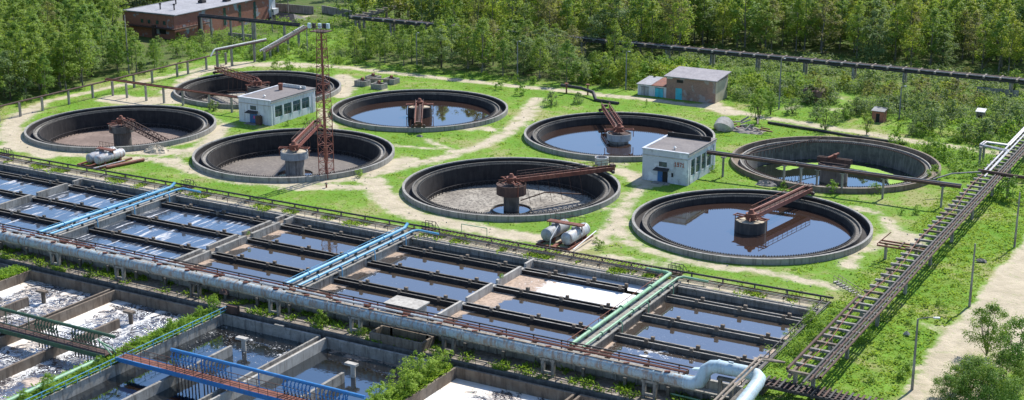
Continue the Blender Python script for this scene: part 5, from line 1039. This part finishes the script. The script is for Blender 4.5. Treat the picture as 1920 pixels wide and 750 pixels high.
# single trees and shrubs that stand out
ONE = [('birch',1175,150,10.5,'tall green birch left of the garage, top overlapping the far trestle'), ('birch',1247,112,10,'rounded green birch standing alone behind the brick store'), ('birch',1152,120,12,'broad green birch in front of the far trestle'),
 ('youngtree',1420,232,6.5,'slender pale tree at the bend of the back road'), ('youngtree',1445,215,5.5,'bushy young tree right of the slender pale tree'), ('youngtree',1547,246,4.8,'small round-crowned tree beside the back road, right of the algae tank'), ('youngtree',1625,252,4.6,'spreading young tree on the roadside further right'), ('greybush',1605,215,4.2,'grey-green shrub before the red brick booth'),
 ('greybush',1033,198,3.2,'dark grey-green shrub at the track junction'), ('greybush',1085,194,2.6,'low dark shrub over the black bent pipe'), ('bush',975,178,2.8,'light green shrub by the back road near the track'), ('bush',935,168,2.4,'small shrub in the grass before the back road'), ('bush',1040,146,2.6,'small bright shrub under the pale brown trees'),
 ('bush',673,332,1.6,'tiny light green bush on the rim path between two empty tanks'), ('greybush',400,207,2.4,'pale bush among the road posts left of the whitewashed hut'), ('bush',575,232,1.4,'weedy bush under the windows of the left whitewashed hut'), ('bush',540,236,1.3,'low weeds by the corner of the left whitewashed hut'),
 ('bush',1335,322,1.4,'weedy bush beside the windows of the 1971 hut'), ('bush',1310,330,1.1,'low weeds at the corner of the 1971 hut'), ('bush',1125,465,1.5,'dark green clump of weeds right of the horizontal tanks'), ('bush',1118,455,1.0,'little weed clump behind the dark green clump'),
 ('birch',1212,200,1.8,'tiny sapling in the grass before the garages'), ('greybush',1880,225,5.5,'large grey-green bush at the right edge above the trestle'), ('greybush',1840,260,4.5,'round bush left of the large right-edge bush'), ('greybush',1905,250,6,'big round bush touching the right edge'), ('youngtree',1900,175,6,'pale green tree at the right edge under the far trestle'),
 ('bush',1560,360,2.2,'young conifer-green bush in front of the algae tank'), ('bush',1470,352,1.3,'small weed clump at a post of the overhead main'), ('bush',1640,362,2.0,'shrub under the overhead main, right of the algae tank'), ('bush',1752,335,2.6,'fresh shrub between algae tank and trestle'), ('bush',1770,300,3.0,'light feathery shrub left of the trestle'), ('bush',1745,275,3.2,'feathery pale shrub behind the algae tank'), ('greybush',1725,250,3.6,'grey-green shrub on the verge of the back road'),
 ('bush',1720,400,1.6,'dark low juniper-like clump near the trestle foot'), ('bush',1690,402,1.2,'low spreading clump left of the trestle'), ('bush',1760,420,1.4,'low clump by the trestle, under the main'),
 ('weedbush',1535,640,2.6,'leafy weed thicket between the last basin and the trestle'), ('weedbush',1520,610,2.0,'upper weed thicket by the basin corner'), ('weedbush',1500,665,1.8,'lower weed thicket beside the basin end wall'), ('weedbush',1560,615,1.5,'small weeds under the trestle crossbeams'), ('weedbush',1615,640,2.4,'pale reedy clump right of the trestle'), ('weedbush',1650,600,1.6,'tuft of tall weeds on the near slope'),
 ('fine',1850,665,7.0,'thin-crowned many-stemmed tree beside the gravel road at the right edge'), ('fine',1905,700,7.5,'taller thin tree at the right edge of the picture'), ('finebush',1820,735,4.6,'big leafy bush at the bottom right beside the gravel road'), ('finebush',1885,720,4.2,'leafy bush right of the big bush at bottom right'), ('finebush',1780,748,3.0,'low leafy bush in the bottom right corner area'), ('finebush',1850,755,4.5,'leafy bush cut by the bottom edge at right')]
for kind, px, py, h, lab in ONE:
    x, y = G(px, py); plant(kind, random.randrange(3), x, y, h, lab, 'tree' if h > 4.6 and 'bush' not in lab else 'bush', name='tree' if ('tree' in lab or 'birch' in lab) and 'bush' not in lab.split(' beside')[0] else 'bush', wide=1.0)
sx, sy = G(800, 690, LZ)
def shrub_at(x, y, z, h, lab, kind='weedbush', wide=1.): plant(kind, random.randrange(3), x, y, h, lab, 'bush', z=z, name='bush', wide=wide)
for i, (v, h) in enumerate(((149.8,2.6),(147.9,1.9),(145.3,3.6),(142.9,2.2),(140.4,3.3),(138.1,1.8),(135.6,3.0),(132.6,2.2))): shrub_at(-95.9+.5*math.sin(i*2.1), v, LZ-.1, h, ['bright green willow sprawl at the upper corner of the tank wall end','bright green sprawl second from the top on the wall strip','tallest bright green sprawl on the wall strip','bright green sprawl at the middle of the wall strip','green sprawl below the middle of the wall strip','green sprawl overhanging the dark tank','green sprawl near the bottom edge of the strip','lowest green sprawl on the wall strip'][i], 'sprawl', wide=1.0)
for i, (u, v, h) in enumerate(((-135.4,150.2,2.6),(-136.2,148.2,1.7),(-135.6,143.5,1.5),(-135.8,141.5,2.0),(-135.2,138.5,1.6),(-136,135.2,1.6),(-135.3,132.6,1.5),(-135.6,127.6,1.6),(-135.2,124.2,1.2),(-135.0,118.2,2.6),(-135.4,114.5,1.6))): shrub_at(u, v, LZ-.1, h, ['grey-green shrub by the rusty plate at the top of the blue handrail','bright clump just below the top of the blue handrail','clump a third of the way down the grassy wall','yellow-green bush halfway along the blue handrail','low clump below the halfway bush','clump left of the blue handrail, near the dark pier tank','clump right above the meeting of the two bridges','clump just below the meeting of the two bridges','low clump beside the big green pipe','feathery bush beside the big green pipe at bottom left','small clump at the bottom left on the grassy wall'][i], wide=.8)
for u, v, h, lab in ((-119.6,154.9,1.9,'round light green bush in the sunken yard'), (-163,153.2,.9,'low green clump by the yard edge, far left'), (-139,154.5,1.1,'green clump at the foot of a portal in the yard'), (-111.5,153.8,1.3,'weeds around the portal beside the roofless box'), (-113.6,154.9,1.0,'low weeds left of the roofless box'), (-99.2,153.6,1.2,'weeds right of the roofless box'), (-58.9,153.5,1.8,'leafy bush under the raised pale elbow'), (-151,189.6,.8,'weeds on the basin corner of the double wall'), (-150.2,176.2,.6,'tuft on the double wall trough end'), (-103.0,178.2,.7,'tuft on the pale division wall')): shrub_at(u, v, DZ if v < 157 else .05, h, lab)
# shrub belts
def belt(x0, x1, y0, y1, st, kinds, hr, lab, grp, ok=lambda x, y: True):
    for x, y in scatter(x0, x1, y0, y1, st, lambda x, y: seen(x, y, 3) and ok(x, y)):
        k = kinds[rs.randint(len(kinds))]; col = {'bush': 'fresh green', 'greybush': 'grey-green', 'yellowbush': 'yellow-green', 'brownbush': 'brownish'}.get(k, 'light green'); plant(k, rs.randint(3), x, y, rs.uniform(*hr), f'{col} {lab}', 'bush', f'{col} bushes, {grp}', name='bush', wide=rs.uniform(.8, 1.2))
off_road = lambda x, y: wear(np.array([[x, y]]))[0] > 1.5
belt(-160, -133, 315, 335, 4.9, ['yellowbush', 'yellowbush', 'bush'], (3.6, 5.4), 'bush in the bright thicket behind the garages', 'thicket behind the garages', off_road)
belt(-131, -100, 317, 336, 5.6, ['bush', 'yellowbush', 'greybush'], (3, 4.8), 'bush in the thicket behind the brick store', 'thicket behind the brick store', off_road)
belt(-104, -62, 322, 338, 6.0, ['brownbush', 'brownbush', 'greybush', 'yellowbush'], (3.5, 5.6), 'bush in the brownish thicket below the long far trestle', 'thicket below the far trestle', off_road)
belt(-112, -52, 299, 324, 6.8, ['greybush', 'greybush', 'bush'], (2.4, 5.2), 'bush scattered right of the back road bend', 'scattered right of the road bend', lambda x, y: off_road(x, y) and not (-124 < x < -116) and not (-106 < x < -98 and y > 316) and not (-88 < x < -76 and 296 < y < 311))
belt(-74, -51, 272, 300, 5.2, ['greybush', 'bush', 'bush'], (1.8, 3.6), 'bush between the algae tank and the far trestle', 'between algae tank and trestle', lambda x, y: off_road(x, y) and math.hypot(x+79.45, y-267.1) > 21.5 and x < -56)
belt(-46, -30, 262, 330, 6.5, ['greybush', 'bush'], (2.5, 4.5), 'bush beyond the trestle at the right edge', 'beyond the trestle')
belt(-252, -226, 291, 318, 5.6, ['bush', 'greybush', 'bush'], (1.6, 3.4), 'bush under the sloping conduit', 'under the sloping conduit', off_road)
belt(-285, -254, 288, 318, 6.2, ['bush', 'bush', 'greybush'], (1.6, 3.6), 'bush in front of the brick hall', 'in front of the brick hall', lambda x, y: off_road(x, y) and x < -254)
belt(-262, -257, 215, 284, 4.8, ['bush', 'greybush'], (1.2, 2.6), 'bush along the edge of the left wood', 'edge of the left wood', off_road)
belt(-226, -160, 305.5, 309, 4.5, ['bush', 'greybush', 'bush'], (1.0, 2.4), 'bush at the foot of the middle wood', 'foot of the middle wood', off_road)
belt(-150, -60, 368, 372.5, 6.5, ['greybush', 'brownbush', 'bush'], (1.5, 3.2), 'bush at the dark foot of the far wood', 'foot of the far wood')
# grass and herbs
def tufts(name, n, x0, x1, y0, y1, hh, wd, mt, ok, seed, lab, zf=None, clump=0):
    r_ = np.random.RandomState(seed); P = np.column_stack([r_.uniform(x0, x1, n), r_.uniform(y0, y1, n)])
    if clump:
        c = np.column_stack([r_.uniform(x0, x1, clump), r_.uniform(y0, y1, clump)]); P = c[r_.randint(0, clump, n)]+r_.normal(0, .55, (n, 2))
    P = P[ok(P)]; n = len(P); z = relief(P[:, 0], P[:, 1]) if zf is None else np.full(n, zf); a = r_.uniform(0, np.pi, n); h = hh*r_.uniform(.5, 1.4, n); w2 = wd*r_.uniform(.6, 1.4, n)/2; lx = r_.normal(0, .8, n)*h; ly = r_.normal(-.5, .8, n)*h
    dx, dy = np.cos(a)*w2, np.sin(a)*w2; q = np.stack([np.column_stack([P[:, 0]-dx, P[:, 1]-dy, z-.04]), np.column_stack([P[:, 0]+dx, P[:, 1]+dy, z-.04]), np.column_stack([P[:, 0]+dx*.7+lx, P[:, 1]+dy*.7+ly, z+h]), np.column_stack([P[:, 0]-dx*.7+lx, P[:, 1]-dy*.7+ly, z+h*.9])], 1).reshape(-1, 3)
    o = bpy.data.objects.new(name, quads_mesh(name, q, np.repeat(r_.uniform(0, 1, n), 4), M[mt])); COL.objects.link(o); return tag(o, lab, 'grass', kind='stuff')
def grass_ok(P):
    k = ~((P[:, 0] > -254) & (P[:, 0] < -56.3) & (P[:, 1] < 189.3)); d = np.minimum(wear(P), road_d(P)*1.6-1.5); k &= d > .8
    for c in TANKS.values(): k &= np.linalg.norm(P-np.array(c), axis=1) > 20.25
    return k
tufts('grass', 70000, -262, -26, 158, 312, .10, .34, 'grassblade', grass_ok, 1, 'bright spring grass between the tanks')
tufts('grass', 20000, -56, -37, 150, 262, .16, .26, 'grassblade', grass_ok, 2, 'longer grass on the slope by the gravel road')
tufts('weeds', 11000, -255, -37, 160, 312, .26, .25, 'herb', grass_ok, 3, 'darker green weed clumps in the grass', clump=900)
tufts('weeds', 16000, -250, -57, 189.2, 192.8, .3, .2, 'herb', lambda P: np.sin(P[:, 0]*.35)+np.sin(P[:, 0]*.9) > .2, 4, 'weeds on the rear edge of the settling basins', clump=500)
for (a, c), sd in zip(((-177.0, -173.7), (-137.2, -134.2), (-97.2, -94.2)), (5, 6, 7)): tufts('weeds', 9000, a+.2, c-.2, 105, 150.6, .5, .22, 'herb', lambda P: P[:, 0] > -300, sd, 'tall weeds growing on a grassy tank wall strip', zf=LZ-.12)
tufts('weeds', 5000, -190, -57, 152.7, 157, .4, .2, 'herb', lambda P: P[:, 1] > 152.6, 8, 'weed tufts on the dusty sunken yard', zf=DZ, clump=130)

def undergrowth(x0, x1, y0, y1, n, size, hh, mt, seed, lab, ok=lambda x, y: True):
    r_ = np.random.RandomState(seed); m = n//40; c = np.column_stack([r_.uniform(x0, x1, m), r_.uniform(y0, y1, m), np.zeros(m)]); c = c[[ok(a, b) for a, b, _ in c]]; c[:, 2] = hh*r_.uniform(.15, .8, len(c)); rad = hh*r_.uniform(.5, 1.1, len(c))
    V, lv = leaf_cloud(r_, n, c, rad, size); V[:, 2] = np.abs(V[:, 2]); o = bpy.data.objects.new('undergrowth', quads_mesh('undergrowth', V, lv, M[mt])); COL.objects.link(o); tag(o, lab, 'undergrowth', kind='stuff')
undergrowth(-150, -40, 338, 345.5, 16000, .38, 1.6, 'herb', 31, 'green undergrowth below the long far trestle', lambda x, y: seen(x, y, 2))
undergrowth(-150, -40, 350, 374, 30000, .45, 1.3, 'willow', 32, 'grey-green undergrowth between far trestle and far wood', lambda x, y: seen(x, y, 2) and (x < -66 or y > 366 or math.sin(x*.4)*math.sin(y*.7) > 0))
undergrowth(-130, -55, 312, 340, 42000, .34, 2.1, 'willow', 33, 'scrub growing between the bushes right of the brick store', lambda x, y: seen(x, y, 2) and math.sin(x*.23+1)*math.sin(y*.31) > -.25 and not (-134 < x < -119 and y < 317) and not (-106 < x < -98 and y < 326) and wear(np.array([[x, y]]))[0] > 2)
undergrowth(-254, -222, 291, 340, 16000, .36, 1.2, 'herb', 34, 'green undergrowth below the overhead pipes at top left', lambda x, y: seen(x, y, 2) and wear(np.array([[x, y]]))[0] > 2)
undergrowth(-285, -250, 300, 345, 15000, .36, 1.2, 'herb', 35, 'green undergrowth in front of the brick hall', lambda x, y: seen(x, y, 2) and not (-292 < x < -286))
undergrowth(-160, -134, 312, 340, 9000, .34, 1.6, 'aspen', 36, 'yellow-green scrub behind the garages', lambda x, y: seen(x, y, 2) and not (-142 < x < -119 and y < 316))
undergrowth(-74, -53, 268, 300, 9000, .28, 1.1, 'herb', 37, 'feathery low scrub left of the far end of the trestle', lambda x, y: wear(np.array([[x, y]]))[0] > 1.5 and math.hypot(x+79.45, y-267.1) > 21.5 and x < -52.5)
undergrowth(-58, -53.2, 165, 192, 3500, .22, .8, 'herb', 38, 'leafy weeds between the last basin and the trestle')
undergrowth(-46, -40, 163, 200, 1500, .24, .7, 'herb', 39, 'tall weed patches right of the trestle', lambda x, y: math.sin(x*1.1)*math.sin(y*.5) > .1)

undergrowth(-285, -225, 340, 420, 22000, .45, 1.3, 'herb', 41, 'rough green cover around the crane and boundary wall', lambda x, y: seen(x, y, 2) and not (-300 < x < -284 and y < 362) and wear(np.array([[x, y]]))[0] > 2)

def stones(n, seed, lab):
    r_ = np.random.RandomState(seed); b = LMB(); k = 0
    while k < n:
        x, y = r_.uniform(-255, -40), r_.uniform(193, 303)
        d = min(wear(np.array([[x, y]]))[0], 9)
        if d > 1.2 or any(math.hypot(x-c[0], y-c[1]) < 20.6 for c in TANKS.values()): continue
        s_ = r_.uniform(.06, .2); a = r_.uniform(0, 3); z = relief(x, y)
        v = [(x+s_*math.cos(a+i*1.57)*r_.uniform(.7, 1.3), y+s_*math.sin(a+i*1.57)*r_.uniform(.7, 1.3), z-.05) for i in range(4)]+[(x+s_*.5*math.cos(a+i*1.57), y+s_*.5*math.sin(a+i*1.57), z+s_*r_.uniform(.5, .9)) for i in range(4)]
        b.add(v, [(3,2,1,0),(4,5,6,7),(0,1,5,4),(1,2,6,5),(2,3,7,6),(3,0,4,7)]); k += 1
    o = b.build('gravel', M['conc']); tag(o, lab, 'gravel', kind='stuff')
stones(450, 77, 'scattered stones on the worn tracks between the tanks')
